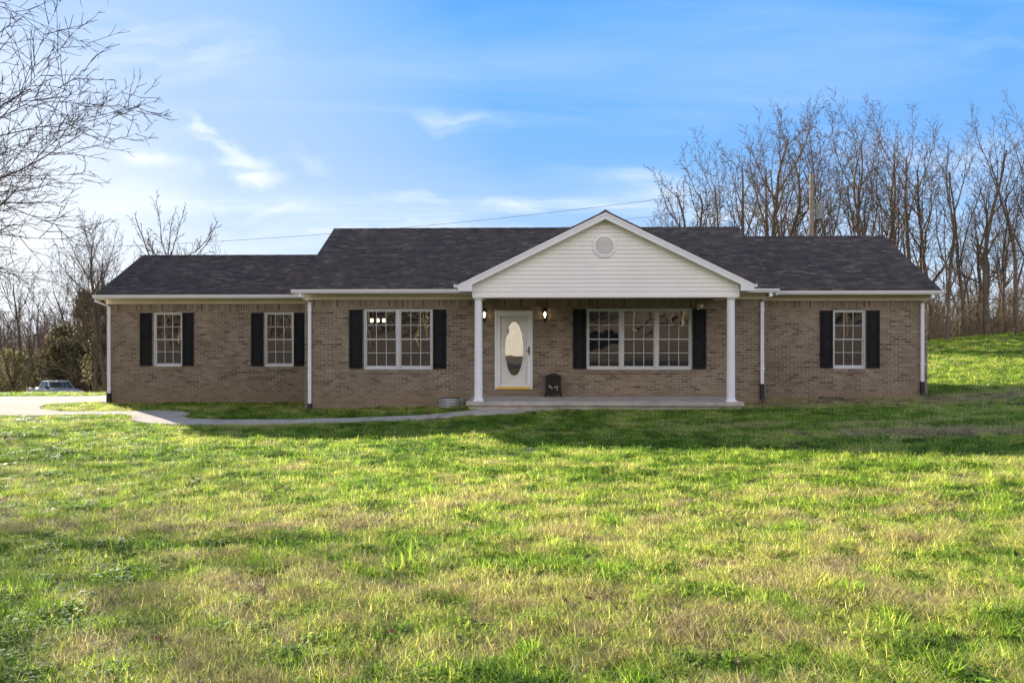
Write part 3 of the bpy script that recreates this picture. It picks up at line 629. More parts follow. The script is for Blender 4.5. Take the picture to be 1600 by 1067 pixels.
# flood light above the shutter
e=empty('floodlight',(4.29,0,2.70),0,'small white swivel floodlight fixed to the brick above the far shutter of the triple window','floodlight')
b=MB(); b.lathe([(-.0,.04),(.02,.045)],0,0,16); v=[(p[0],-.001-p[2],p[1]) for p in b.v]; b.v=v; b.build('base_plate',M['cream'],e)
def cone(p,d,prof,n=16):
    d=Vector(d).normalized(); a=d.orthogonal().normalized(); c=d.cross(a); m=MB(); vs=[]
    for t,r in prof:
        for k in range(n):
            q=Vector(p)+d*t+a*(r*math.cos(2*math.pi*k/n))+c*(r*math.sin(2*math.pi*k/n)); vs.append(tuple(q))
    fs=[(i*n+k,i*n+(k+1)%n,(i+1)*n+(k+1)%n,(i+1)*n+k) for i in range(len(prof)-1) for k in range(n)]+[tuple(range(n-1,-1,-1)),tuple(range((len(prof)-1)*n,len(prof)*n))]
    return m.add(vs,fs)
cone((0,-.02,0),(.5,-1,.3),[(0,.014),(.06,.014)]).build('arm',M['cream'],e)
cone((.01,-.06,.02),(.55,-1,-.25),[(0,.018),(.03,.03),(.09,.052),(.13,.056)]).build('lamp_head',M['cream'],e)
cone((-.02,-.03,-.01),(.2,-.6,-1),[(0,.02),(.05,.028),(.10,.024),(.115,.012)]).build('sensor',M['frame'],e)

# ornamental electric stove
def stove():
    e=empty('electric_stove',(.408,-.28,.281),0,'small black ornamental stove heater with glass front standing on the porch slab','stove heater')
    W=.205; D=.14
    b=MB(); b.prism_y([(-W,.10),(W,.10),(W,.50),(.19,.535),(-.19,.535),(-W,.50)],-D,D)
    bd=b.build('body',M['black'],e,bevel=.008)
    b=MB(); b.prism_y([(-.235,.535),(.235,.535),(.235,.55),(.18,.575),(.12,.60),(.05,.625),(-.05,.625),(-.12,.60),(-.18,.575),(-.235,.55)],-D-.02,-D+.005); b.box(-.235,.235,-D+.005,D+.01,.536,.556); b.build('top_plate',M['black'],e,bevel=.006)
    b=MB(); b.prism_y([(-.225,.07),(.225,.07),(.225,.10),(.20,.115),(-.20,.115),(-.225,.10)],-D-.025,D+.01); b.build('base_plate',M['black'],e,bevel=.006)
    for sx in (-1,1):
        for sy in (-1,1):
            m=MB(); x=sx*.19; y=sy*.12; m.add([(x-.028,y-.022,.07),(x+.028,y-.022,.07),(x+.028,y+.022,.07),(x-.028,y+.022,.07),(x+sx*.015-.014,y-.014,.03),(x+sx*.015+.014,y-.014,.03),(x+sx*.015+.014,y+.014,.03),(x+sx*.015-.014,y+.014,.03),(x+sx*.03-.018,y-.018,0),(x+sx*.03+.018,y-.018,0),(x+sx*.03+.018,y+.018,0),(x+sx*.03-.018,y+.018,0)],
              [(0,4,5,1),(1,5,6,2),(2,6,7,3),(3,7,4,0),(4,8,9,5),(5,9,10,6),(6,10,11,7),(7,11,8,4),(8,11,10,9)]); m.build('leg',M['black'],e)
    b=MB(); x0,x1,z0,z1=-.165,.165,.15,.42; yf=-D-.012
    b.box(x0,x1,yf,-D-.001,z0,z0+.025); b.box(x0,x1,yf,-D-.001,z1-.025,z1); b.box(x0,x0+.025,yf,-D-.001,z0+.025,z1-.025); b.box(x1-.025,x1,yf,-D-.001,z0+.025,z1-.025)
    b.box(-.008,.008,yf,-D-.001,z0+.025,z1-.025)
    for zz in (.455,.485): b.box(-.16,.16,-D-.008,-D-.001,zz,zz+.012)
    b.build('door',M['black'],e,bevel=.004)
    b=MB(); random.seed(5)
    for i in range(26):
        cx,cz=random.uniform(-.125,.125),random.choice((.2,.23,.26,.29))+random.uniform(-.012,.012); 
        if abs(cx)<.02: continue
        r=random.uniform(.007,.017); a0=random.random()*6
        b.add([(cx+r*math.cos(a0+k*2*math.pi/5),-D-.003-random.uniform(0,.003),cz+r*math.sin(a0+k*2*math.pi/5)) for k in range(5)],[(4,3,2,1,0)])
    b.build('glass_mosaic',M['ember'],e)
stove()

# corrugated window well
def well():
    cx=-2.35; zg=gz(cx,-.2); e=empty('window_well',(cx,0,zg),0,'low curved corrugated galvanised window well against the brick left of the porch','window well')
    b=MB(); n=28; m=26; rx,ry=.29,.36; V_=[]
    for i in range(m+1):
        z=-.1+.34*i/m; q=.012*math.cos(z*2*math.pi/.067)
        for k in range(n+1):
            a=math.pi+math.pi*k/n; V_.append(((rx+q)*math.cos(a),(ry+q)*math.sin(a)-.004,z))
    b.add(V_,[(i*(n+1)+k,i*(n+1)+k+1,(i+1)*(n+1)+k+1,(i+1)*(n+1)+k) for i in range(m) for k in range(n)]); b.build('corrugated_wall',M['galv'],e,smooth=True)
    MB().box(.28,.32,-.06,-.004,-.1,.22).build('flange',M['galv'],e); MB().box(-.32,-.28,-.03,-.004,-.1,.2).build('flange',M['galv'],e)
    b=MB(); b.box(-.22,.24,-.30,-.01,.242,.252); b.build('cover',M['tdark'],e)
well()
# flat drain cover by the right wing
e=MB(); cx,cy=8.05,.62; zg=gz(cx,cy)+.02
e.prism_y([(-.33,0),(.33,0),(.30,.035),(-.30,.035)],-.16,.16)
o=e.build('drain_cover',M['boot'],bevel=.01); o.location=(cx,cy,zg); tag(o,'flat dark drain cover on bare soil below the right wing window','drain cover')

# chandelier seen through the double window
e=empty('chandelier',(-4.60,1.3,2.36),0,'three lit glass shades of a chandelier seen through the double window','chandelier')
b=MB(); b.box(-.2,.2,-.012,.012,.05,.07); b.lathe([(.07,.03),(.11,.02),(.45,.008),(.48,.06)],0,0,12); b.build('frame',M['black'],e)
for k in (-1,0,1):
    s=MB(); s.lathe([(-.06,.045),(.0,.052),(.04,.045),(.05,.02)],k*.175,0,16); s.build('shade',M['shade'],e)

# ------------------------------------------------------------------ utility pole and cables
def PX(px,py,Y):
    u=(px-800)/1290.;v=(533.5-py)/1290.; p=R(1.8); dx=math.cos(p)*u-math.sin(p); dy=math.sin(p)*u+math.cos(p); t=(Y-CAMY)/dy
    return (dx*t,Y,CAMZ+v*t)
px_,_,pz_=PX(1268,272,23.2); zg=gz(px_,23.2)
e=empty('utility_pole',(px_,23.2,zg),0,'weathered wooden utility pole carrying a transformer among bare trees behind the right wing','utility pole')
b=MB(); b.lathe([(-.3,.16),(pz_-zg,.11)],0,0,16); b.build('pole',M['pole'],e,smooth=True)
b=MB(); b.lathe([(pz_-zg-2.5,.22),(pz_-zg-2.45,.24),(pz_-zg-1.65,.24),(pz_-zg-1.6,.2)],.40,-.02,20); tr=b.build('transformer',M['trafo'],e)
MB().box(.10,.2,-.05,.05,pz_-zg-2.3,pz_-zg-2.24).build('bracket',M['trafo'],tr); MB().box(.1,.2,-.05,.05,pz_-zg-1.85,pz_-zg-1.8).build('bracket',M['trafo'],tr)
b=MB()
for dx in (-.1,.1): b.lathe([(pz_-zg-1.6,.05),(pz_-zg-1.54,.06),(pz_-zg-1.48,.04),(pz_-zg-1.42,.05),(pz_-zg-1.36,.02)],.40+dx,-.02,10)
b.build('bushing',M['trafo'],tr)
def cable(pts,r,label):
    # quadratic through 3 points (real sag in a vertical plane)
    A,B,C=[Vector(p) for p in pts]; tb=(B-A).length/((B-A).length+(C-B).length); out=[]
    for i in range(61):
        t=i/60; l0=(t-tb)*(t-1)/((0-tb)*(0-1)); l1=t*(t-1)/(tb*(tb-1)); l2=t*(t-tb)/(1*(1-tb)); out.append(A*l0+B*l1+C*l2)
    o=tubes_mesh('power_cable',[(out,[r]*61,5)],M['wire']); tag(o,label,'cable','overhead power cables'); return o
cable([PX(1268,277,23.2),PX(640,355,23.2),PX(-120,392,23.2)],.010,'topmost long sagging power cable rising over the main roof to the utility pole')
cable([PX(1268,303,23.2),PX(1020,338,23.2),PX(500,392,23.2)],.009,'short lower power cable between porch gable peak and the utility pole')
cable([PX(1300,380,24),PX(1500,390,24),PX(1800,394,24)],.016,'upper cable crossing the bare trees right of the house')
cable([PX(1300,396,24),PX(1500,402,24),PX(1800,408,24)],.014,'lower cable crossing the bare trees right of the house')
for y_,l in ((424,'highest of the three level cables behind the big left tree'),(456,'middle of the three level cables behind the big left tree'),(486,'lowest of the three level cables behind the big left tree')):
    cable([PX(-200,y_,30),PX(60,y_+1,30),PX(330,y_-2,30)],.012,l)

# ------------------------------------------------------------------ trees
def rv(r): return Vector((r.gauss(0,1),r.gauss(0,1),r.gauss(0,1)))
def grow(T,r,p,d,Ln,rad,lvl,pr):
    n=max(3,int(Ln/pr['seg'][lvl])); st=Ln/n; pts=[p.copy()]; rs=[rad]; end=pr['end'][lvl]; dirs=[d.copy()]
    for i in range(n):
        t=(i+1)/n
        d=(d+rv(r)*pr['wan'][lvl]+Vector((0,0,1))*pr['up'][lvl]+pr.get('bias',Vector((0,0,0)))*(1 if lvl else 0)).normalized()
        p=p+d*st; pts.append(p.copy()); rs.append(rad*(1-(1-end)*t**.85)); dirs.append(d.copy())
    T.setdefault(lvl,[]).append((pts,rs,pr['side'][lvl]))
    if lvl+1>=len(pr['nch'])+1: return
    nc=pr['nch'][lvl]; 
    if nc==0: return
    if lvl>0: nc=max(1,int(nc*(.5+.5*Ln/pr['ref'][lvl])))
    t0=pr['t0'][lvl]; az=r.random()*6.28
    for k in range(nc):
        t=t0+(1-t0)*((k+r.random()*.8)/nc); f=t*n; i=min(n-1,int(f)); q=pts[i].lerp(pts[i+1],f-i); dd=dirs[i+1]
        az+=2.4+r.uniform(-.5,.5); o=dd.orthogonal().normalized(); s=dd.cross(o)
        ang=R(pr['ang'][lvl]*r.uniform(.75,1.25)); cd=(dd*math.cos(ang)+(o*math.cos(az)+s*math.sin(az))*math.sin(ang)).normalized()
        cl=Ln*pr['rat'][lvl]*r.uniform(.65,1.2)*(1-pr['fall'][lvl]*(t-t0)/(1-t0+1e-6)); cr=max(pr['min'],rs[i]*pr['rr'][lvl]*r.uniform(.7,1))
        grow(T,r,q,cd,cl,cr,lvl+1,pr)
    # terminal fork
def tree(name,loc,rz,label,cat,group,seed,H,rad,pr,split=2,barkm='bark',twigm='twig',lean=(0,0),forks=0,scale=1):
    r=random.Random(seed); T={}
    e=empty(name,loc,rz,label,cat,group); e.scale=(scale,)*3
    base=Vector((0,0,-.3))
    grow(T,r,base,Vector((lean[0],lean[1],1)).normalized(),H,rad,0,pr)
    tr=[];cr=[]
    for l,ts in T.items(): (tr if l<split else cr).extend(ts)
    tubes_mesh('trunk',tr,M[barkm],e); tubes_mesh('crown',cr,M[twigm],e)
    return e
def copy_tree(o,loc,rz,scale,label,group):
    c=o.copy(); COL.objects.link(c); c.location=loc; c.rotation_euler=(0,0,rz); c.scale=scale; c['label']=label; c['group']=group
    for ch in o.children:
        d=ch.copy(); COL.objects.link(d); d.parent=c
    return c
# tall narrow woodland trees
PRR=dict(seg=[.6,.45,.32,.25,.22],wan=[.06,.085,.12,.15,.2],up=[.03,.085,.06,.04,.02],end=[.22,.14,.25,.5,.6],side=[8,6,4,3,3],nch=[12,13,7,3],t0=[.2,.15,.12,.15],ang=[34,38,42,45],rat=[.55,.32,.44,.5],fall=[.45,.45,.4,.4],rr=[.66,.56,.6,.7],min=.0125,ref=[14,6,2,1])
def PRv(**k): p=dict(PRR); p.update(k); return p
rr=random.Random(11)
protos=[]
RIGHT=[ # pixel column of the trunk foot, distance plane Y, top pixel row
 (1075,30,262,0),(1150,27,205,1),(1185,29,185,2),(1222,25,168,3),(1246,31,225,4),(1300,26,182,5),(1332,28,158,6),(1368,30,160,7),(1385,25,185,2),(1424,27,150,5),(1455,30,235,0),(1478,24,205,6),(1503,26,190,3),(1528,31,275,4),(1543,25,196,1),(1572,28,262,7),(1590,24,170,5),(1622,26,150,6),(1105,33,235,4),(1272,34,250,1),(1410,34,240,0),(1560,36,300,2),(1515,37,330,7),(1345,36,215,3),(1052,31,290,7),(1128,28,215,3),(1168,32,195,6),(1208,34,185,0)]
LBL=['shortest outermost bare tree above the main roof end','bare tree rising just right of the main ridge end','slender bare tree above the step between the two roofs','tall twin stemmed bare tree over the left part of the right wing roof','low leaning bare tree just left of the utility pole','bare tree immediately right of the utility pole','tall many limbed bare tree two places right of the utility pole','tall bare tree over the middle of the right wing ridge','crooked bare tree over the right wing ridge beside the tallest tree','tallest bare tree over the end of the right wing ridge','short bare tree just past the right wing ridge end','bare tree above the sloping rake of the right wing roof','twisting bare tree directly over the right gutter corner','thin low bare tree just right of the gutter corner','straight tall bare tree on the bank between gutter corner and frame edge','low bushy bare tree on the bank near the frame edge','tall bare tree on the bank at the right frame edge','bare tree reaching in from beyond the right frame edge','hazy farther bare tree behind the shortest outermost one','farther bare tree partly hidden behind the utility pole','farther bare tree behind the middle of the right wing ridge','farther short bare tree deep in the thicket on the bank','farther low bare tree deep in the thicket behind the gutter corner','farther bare tree between the two tallest ones','outermost low bare tree peeping over the main ridge','many limbed bare tree over the right end of the main ridge','bare tree above the left end of the right wing ridge','farther bare tree just left of the leaning one beside the pole']
HP=[11,12.5,13.5,14,10,14,14.5,14.5]
lo=[PRv(),PRv(nch=[9,14,7,3],ang=[30,36,42,45]),PRv(wan=[.09,.13,.15,.17,.2],t0=[.3,.2,.15,.15]),PRv(nch=[7,15,7,3],t0=[.1,.25,.15,.15],ang=[22,36,42,45],rat=[.72,.26,.42,.5]),PRv(wan=[.12,.14,.16,.18,.2]),PRv(nch=[6,17,7,3],t0=[.18,.25,.15,.15],ang=[20,34,42,45],rat=[.75,.25,.42,.5]),PRv(nch=[10,13,7,3],ang=[28,34,40,44],rat=[.6,.28,.42,.5]),PRv(nch=[12,12,7,3],t0=[.25,.15,.15,.15])]
made={}
for i,(px,Y,top,k) in enumerate(RIGHT):
    x,_,zt=PX(px,top,Y); zg=gz(x,Y); want=zt-zg
    grp='bare woodland trees on the bank behind the right wing'
    if k not in made:
        o=tree('bare_tree',(x,Y,zg),0,LBL[i],'tree',grp,100+k,HP[k]*.93,.20+.015*(k%3),lo[k],lean=(rr.uniform(-.08,.08),0))
        mx=float(np.percentile([v.co.z for v in o.children[1].data.vertices],99.3)); made[k]=(o,mx)
        s=want/mx; o.scale=(s*.95,s*.95,s)
    else:
        o,mx=made[k]; s=want/mx; copy_tree(o,(x,Y,zg),rr.uniform(1,5.5),(s*.95,s*.95,s),LBL[i],grp)

# thicket of stems and brush under the trees
def thicket(name,n,area,h,label,m,seed,rad=.012,sub=4):
    r=random.Random(seed); T=[]
    for _ in range(n):
        x,y=area(r); z=gz(x,y)-.05; Hh=r.uniform(*h); d=Vector((r.gauss(0,.22),r.gauss(0,.22),1)).normalized(); p=Vector((x,y,z)); k=6; pts=[p.copy()]
        for i in range(k):
            d=(d+rv(r)*.14+Vector((0,0,.02))).normalized(); p=p+d*(Hh/k); pts.append(p.copy())
        rd=rad*r.uniform(.7,2.0); T.append((pts,[rd*(1-.7*i/k) for i in range(k+1)],3))
        for s in range(sub):
            i=r.randint(1,k-1); q=pts[i]; e=(d+rv(r)*.7+Vector((0,0,.1))).normalized(); l=Hh*r.uniform(.15,.4); pp=[q]
            for j in range(3): e=(e+rv(r)*.2).normalized(); q=q+e*(l/3); pp.append(q)
            T.append((pp,[rd*.6,rd*.5,rd*.4,rd*.25],3))
    o=tubes_mesh(name,T,m); tag(o,label,'undergrowth',kind='stuff'); return o
def areaR(r):
    x=r.uniform(13,40); y=r.gauss(29,3.0); y=max(25.2+.02*(x-20),y); return x,y
thicket('undergrowth',2000,areaR,(.8,3.2),'tangled brown brush and saplings under the bare trees on the bank',M['thicket'],3,.013,5)
def areaR2(r): return r.uniform(5,75),r.uniform(36,75)
thicket('distant_undergrowth',450,areaR2,(3.0,6.5),'faint brown woodland deep behind the bank',M['woods'],4,.05,9)

# large tree at the left frame edge
PRL=dict(seg=[.6,.40,.30,.22,.2],wan=[.05,.06,.08,.11,.14],up=[.03,.020,.02,.03,.02],end=[.3,.10,.15,.4,.6],side=[10,7,5,4,3],nch=[56,24,11,4],t0=[.09,.12,.12,.12],ang=[78,34,38,42],rat=[.60,.46,.42,.42],fall=[.12,.45,.45,.4],rr=[.52,.60,.58,.62],min=.0095,ref=[14,8,3.4,1.4])
tree('large_bare_tree',(-21.2,-3.4,gz(-21.2,-3.4)),2.3,'large spreading bare tree with budding twigs reaching in over the left frame edge','tree',None,21,17.5,.30,PRL,2,'barkd','twigd')

# trees behind the garage wing
PB=PRv(seg=[.5,.35,.25,.2,.2],nch=[13,14,7,3],t0=[.16,.15,.15,.15],ang=[40,30,36,40],rat=[.62,.38,.40,.45],up=[.03,.10,.08,.05,.03],min=.009,ref=[8,5,2,1])
def at(px,top,Y,name,label,seed,pr,H,rad,bm='bark',tm='twig',grp=None,lean=(0,0)):
    x,_,zt=PX(px,top,Y); zg=gz(x,Y); o=tree(name,(x,Y,zg),0,label,'tree',grp,seed,H,rad,pr,2,bm,tm,lean)
    mx=float(np.percentile([v.co.z for v in o.children[1].data.vertices],99)); s=(zt-zg)/mx; o.scale=(s,s,s); return o
GL='bare trees behind the garage wing'
at(168,340,19,'bare_tree','fan shaped bare tree spreading left above the garage eave corner',41,PB,8.5,.16,grp=GL,lean=(-.12,0))
at(150,352,23,'bare_tree','bare tree between the fan shaped one and the big left tree',52,PB,8.5,.14,grp=GL)
at(192,352,24,'bare_tree','bare tree directly above the garage roof rake',53,PB,8.5,.14,grp=GL)
at(222,306,15,'bare_tree','knobbly upright bare tree over the left end of the garage ridge',45,PRv(seg=[.5,.35,.3,.25,.2],nch=[18,11,6,3],t0=[.2,.2,.2,.2],ang=[36,30,36,40],rat=[.62,.32,.38,.45],up=[.03,.09,.08,.05,.03],min=.012,rr=[.6,.6,.7,.7],wan=[.08,.10,.13,.16,.2],end=[.3,.35,.5,.6,.7]),9,.20,grp=GL,lean=(.03,0))
at(118,400,42,'bare_tree','bare tree behind and left of the fan shaped one',47,PB,8.5,.14,grp=GL)
at(60,430,45,'bare_tree','short bare tree over the parked pickup',48,PB,7.5,.13,grp=GL)
at(14,405,43,'bare_tree','bare tree at the left frame edge behind the driveway',49,PB,8,.13,grp=GL)
at(322,391,18,'bare_tree','tip of a small bare tree peeping over the garage ridge',50,PB,7,.10,grp=GL)

# leaf-clump crowns for evergreens and shrubs
def leafy(name,loc,label,cat,seed,H,Wd,n,size,m,trunk_r=.12,shape='cedar',group=None):
    r=random.Random(seed); e=empty(name,loc,0,label,cat,group); V_=[];F_=[]; T=[]
    T.append(([Vector((0,0,-.3)),Vector((.05,0,H*.4)),Vector((0,0,H*.92))],[trunk_r,trunk_r*.7,.02],7))
    tips=[]
    for k in range(int(40+H*9)):
        t=r.uniform(.06,.97); z=H*t; w=Wd*(.55+.45*math.sin(t*3.0+.3))*(1-t)**.35 if shape=='cedar' else Wd*math.sqrt(max(.05,1-(2*t-1)**2)); w*=r.uniform(.55,1.12)
        a=r.uniform(0,6.283); q=Vector((w*math.cos(a),w*math.sin(a),min(H,z+w*.35)))
        T.append(([Vector((0,0,z*.9)),q*.5+Vector((0,0,z*.45)),q],[trunk_r*.3,trunk_r*.2,.012],3)); tips.append((q,w))
    for _ in range(n):
        q,w=r.choice(tips); f=r.uniform(.35,1.05); c=Vector((q.x*f,q.y*f,q.z-(1-f)*w*.35))+Vector((r.gauss(0,.22),r.gauss(0,.22),r.gauss(0,.20)))*(.6+.25*w)
        a=rv(r).normalized(); b_=a.orthogonal().normalized(); s=size*r.uniform(.5,1.4); i=len(V_)
        V_+= [tuple(c+a*s),tuple(c+b_*s*.45),tuple(c-a*s),tuple(c-b_*s*.45)]; F_.append((i,i+1,i+2,i+3))
    tubes_mesh('trunk',T,M['bark'],e); tris_mesh('crown',V_,F_,M[m],e); return e
def lf(px,top,Y,*a,**k):
    x,_,zt=PX(px,top,Y); zg=gz(x,Y); return leafy(a[0],(x,Y,zg),a[1],a[2],a[3],zt-zg,*a[4:],**k)
lf(138,455,39,'cedar_tree','dark olive cedar tree just right of the pickup nose','tree',61,2.3,9000,.13,'cedar')
lf(98,510,41,'cedar_tree','lower rounder cedar tree directly behind the pickup','tree',62,2.2,6500,.13,'cedar')
lf(166,445,24,'cedar_tree','vine covered cedar tree half hidden behind the garage corner','tree',63,1.3,6000,.085,'cedar')
lf(22,548,42,'shrub','pale yellow green shrub at the left frame edge behind the driveway','shrub',64,1.8,1500,.09,'shrubl',trunk_r=.04,shape='round')
lf(52,552,43,'shrub','pale yellow green shrub just left of the pickup bed','shrub',65,1.5,1300,.09,'shrubl',trunk_r=.04,shape='round')
def areaL(r): return r.uniform(-62,-20),r.uniform(41,54)
thicket('brush',2200,areaL,(1.5,6.0),'bare brown brush around the cedars behind the driveway',M['thicket'],6,.022,6)

# far woods (left, behind) and woods across the road behind the camera
def woods(name,n,area,h,label,seed,m,rad=.09,zf=None):
    r=random.Random(seed); T=[]
    for _ in range(n):
        x,y=area(r); z=gz(x,y)-.2; Hh=r.uniform(*h); p=Vector((x,y,z)); top=p+Vector((r.gauss(0,.05)*Hh,r.gauss(0,.05)*Hh,Hh)); T.append(([p,(p+top)/2+Vector((r.gauss(0,.15),0,0)),top],[rad,rad*.7,rad*.25],3))
        for k in range(22):
            t=r.uniform(.18,.95); q=p.lerp(top,t); e=Vector((r.gauss(0,1),r.gauss(0,1),r.uniform(.5,1.8))).normalized(); l=Hh*.30*(1.15-t)+.5; a=q+e*l*.5+rv(r)*.1; c=a+(e+rv(r)*.3+Vector((0,0,.3))).normalized()*l*.5
            T.append(([q,a,c],[rad*.38,rad*.3,rad*.2],3))
            for s in range(3):
                u=a.lerp(c,r.random()); T.append(([u,u+(e+rv(r)*.5+Vector((0,0,.3))).normalized()*l*r.uniform(.25,.5)],[rad*.22,rad*.16],3))
    o=tubes_mesh(name,T,m); tag(o,label,'woods',kind='stuff'); return o
woods('far_woods',430,lambda r:(r.uniform(-130,-20),r.uniform(58,125)),(7,11),'distant purplish brown bare woods beyond the pickup',71,M['woods'],.10)
woods('roadside_woods',520,lambda r:(r.uniform(-75,75),r.uniform(-120,-78)),(10,17),'bare woods across the road, mirrored in the windows',72,M['thicket'],.16)

# neighbour's white house behind the camera, mirrored in the front door
e=empty('white_house',(-2.6,-75,gz(-2.6,-75)),0,'white sided house across the road mirrored in the front door glass','house')
b=MB(); b.box(-6,6,-4,4,-.5,4.0); b.prism_x([(-4,4.0),(4,4.0),(0,6.2)],-6,6); b.build('wall',M['white_house'],e)
b=MB(); b.prism_x([(-4.4,3.85),(0,6.3),(4.4,3.85),(4.4,4.0),(0,6.45),(-4.4,4.0)],-6.3,6.3); b.build('roof',M['shingle'],e)
b=MB()
for x in (-4,-1.5,3.2): b.box(x-.5,x+.5,4.001,4.03,1.2,2.7)
b.build('window',M['tdark'],e)

# ------------------------------------------------------------------ pickup truck (length along +X local, nose at +X)
def pickup():
    x,_,_=PX(86,594,35.5); zg=gz(x,35.5)
    e=empty('pickup_truck',(x,35.5,zg),R(-37),'silver extended cab pickup truck parked beyond the driveway crest','pickup')
    W=.90
    b=MB(); side=[(-2.6,.50),(-2.6,1.10),(-.72,1.10),(-.72,1.12),(1.15,1.10),(1.55,1.08),(2.35,1.0),(2.52,.9),(2.55,.52)]
    # bed, hood and lower cab as one shell
    b.prism_y([(p[0],p[1]) for p in side][::-1],-W,W)
    body=b.build('body',M['tpaint'],e,bevel=.05)
    b=MB(); b.box(-2.5,-.8,-W+.1,W-.1,1.102,1.11); b.build('bed_liner',M['tdark'],body)
    # cab: tapered greenhouse
    lo_=[(-.72,-.84,1.12),(1.25,-.84,1.10),(1.25,.84,1.10),(-.72,.84,1.12)]; hi=[(-.55,-.68,1.62),(.62,-.68,1.62),(.62,.68,1.62),(-.55,.68,1.62)]
    b=MB(); 
    def P(u,v,sgn): # point on the side of the cab
        xl=-.72+1.97*u; xh=-.55+1.17*u; return (xl+(xh-xl)*v,sgn*(.84-.16*v),1.11+.51*v)
    cab=[]
    b.quad((-.57,-.70,1.60),(.64,-.70,1.60),(.64,.70,1.60),(-.57,.70,1.60)); b.add([(-.55,-.66,1.66),(.58,-.66,1.66),(.58,.66,1.66),(-.55,.66,1.66),(-.6,-.72,1.59),(.68,-.72,1.59),(.68,.72,1.59),(-.6,.72,1.59)],[(0,1,2,3),(4,5,1,0),(5,6,2,1),(6,7,3,2),(7,4,0,3)])
    for sgn in (-1,1):
        for u0,u1 in ((0,.09),(.36,.42),(.86,1.0)):
            a,b2,c,d=P(u0,0,sgn),P(u1,0,sgn),P(u1,1,sgn),P(u0,1,sgn); o_=(0,-.03*sgn,0)
            f=[a,b2,c,d]; g_=[(p[0],p[1]+o_[1],p[2]) for p in f]; b.add(f+g_,[(0,1,2,3),(7,6,5,4),(0,4,5,1),(1,5,6,2),(2,6,7,3),(3,7,4,0)])
        b.add([P(0,0,sgn),P(1,0,sgn),(P(1,.1,sgn)),(P(0,.1,sgn))],[(0,1,2,3)])
    # rear wall and cowl
    b.quad((-.72,-.84,1.12),(-.72,.84,1.12),(-.70,.82,1.2),(-.70,-.82,1.2)); b.quad((-.56,-.7,1.55),(-.56,.7,1.55),(-.55,.68,1.62),(-.55,-.68,1.62))
    b.build('cab',M['tpaint'],e)
    b=MB()
    for sgn in (-1,1):
        for u0,u1 in ((.09,.36),(.42,.86)):
            b.quad(*[(p[0],p[1]-.012*sgn,p[2]) for p in (P(u0,.1,sgn),P(u1,.1,sgn),P(u1,.95,sgn),P(u0,.95,sgn))])
    b.build('side_window',M['tglass'],e)
    MB().quad((1.24,-.76,1.13),(1.24,.76,1.13),(.66,.62,1.60),(.66,-.62,1.60)).build('windscreen',M['tglass'],e)
    MB().quad((-.69,-.74,1.2),(-.69,.74,1.2),(-.57,.62,1.56),(-.57,-.62,1.56)).build('rear_window',M['tglass'],e)
    b=MB(); b.box(2.53,2.57,-.52,.52,.62,.88); gr=b.build('grille',M['tdark'],e)
    b=MB(); 
    for z in (.64,.75,.86): b.box(2.57,2.585,-.54,.54,z-.015,z+.015)
    b.build('grille_bar',M['chrome'],gr)
    for s in (-1,1):
        y0,y1=(.54,.84) if s>0 else (-.84,-.54)
        MB().box(2.5,2.575,y0,y1,.66,.88).build('headlight',M['headl'],e,bevel=.02)
        MB().box(-2.63,-2.59,s*.78-.07,s*.78+.07,.7,1.0).build('tail_light',M['red'],e)
        b=MB(); b.box(.98,1.14,s*.88-.02,s*.88+.16*s+.02 if s>0 else s*.88+.02,1.14,1.30) if s>0 else b.box(.98,1.14,-1.06,-.86,1.14,1.30); b.build('mirror',M['tdark'],e,bevel=.02)
        for x_ in (-1.65,1.6):
            w=cone((x_,s*.72,.36),(0,s,0),[(0,.36),(.2,.36),(.22,.33)],24).build('wheel',M['tyre'],e,smooth=False)
            cone((x_,s*.925,.36),(0,s,0),[(0,.22),(.025,.20),(.03,.05)],16).build('rim',M['chrome'],w)
        MB().box(.3,.45,s*.905-.01,s*.905+.01,.98,1.01).build('door_handle',M['tdark'],e)
    MB().box(2.5,2.72,-.88,.88,.40,.58).build('bumper',M['chrome'],e,bevel=.03)
pickup()

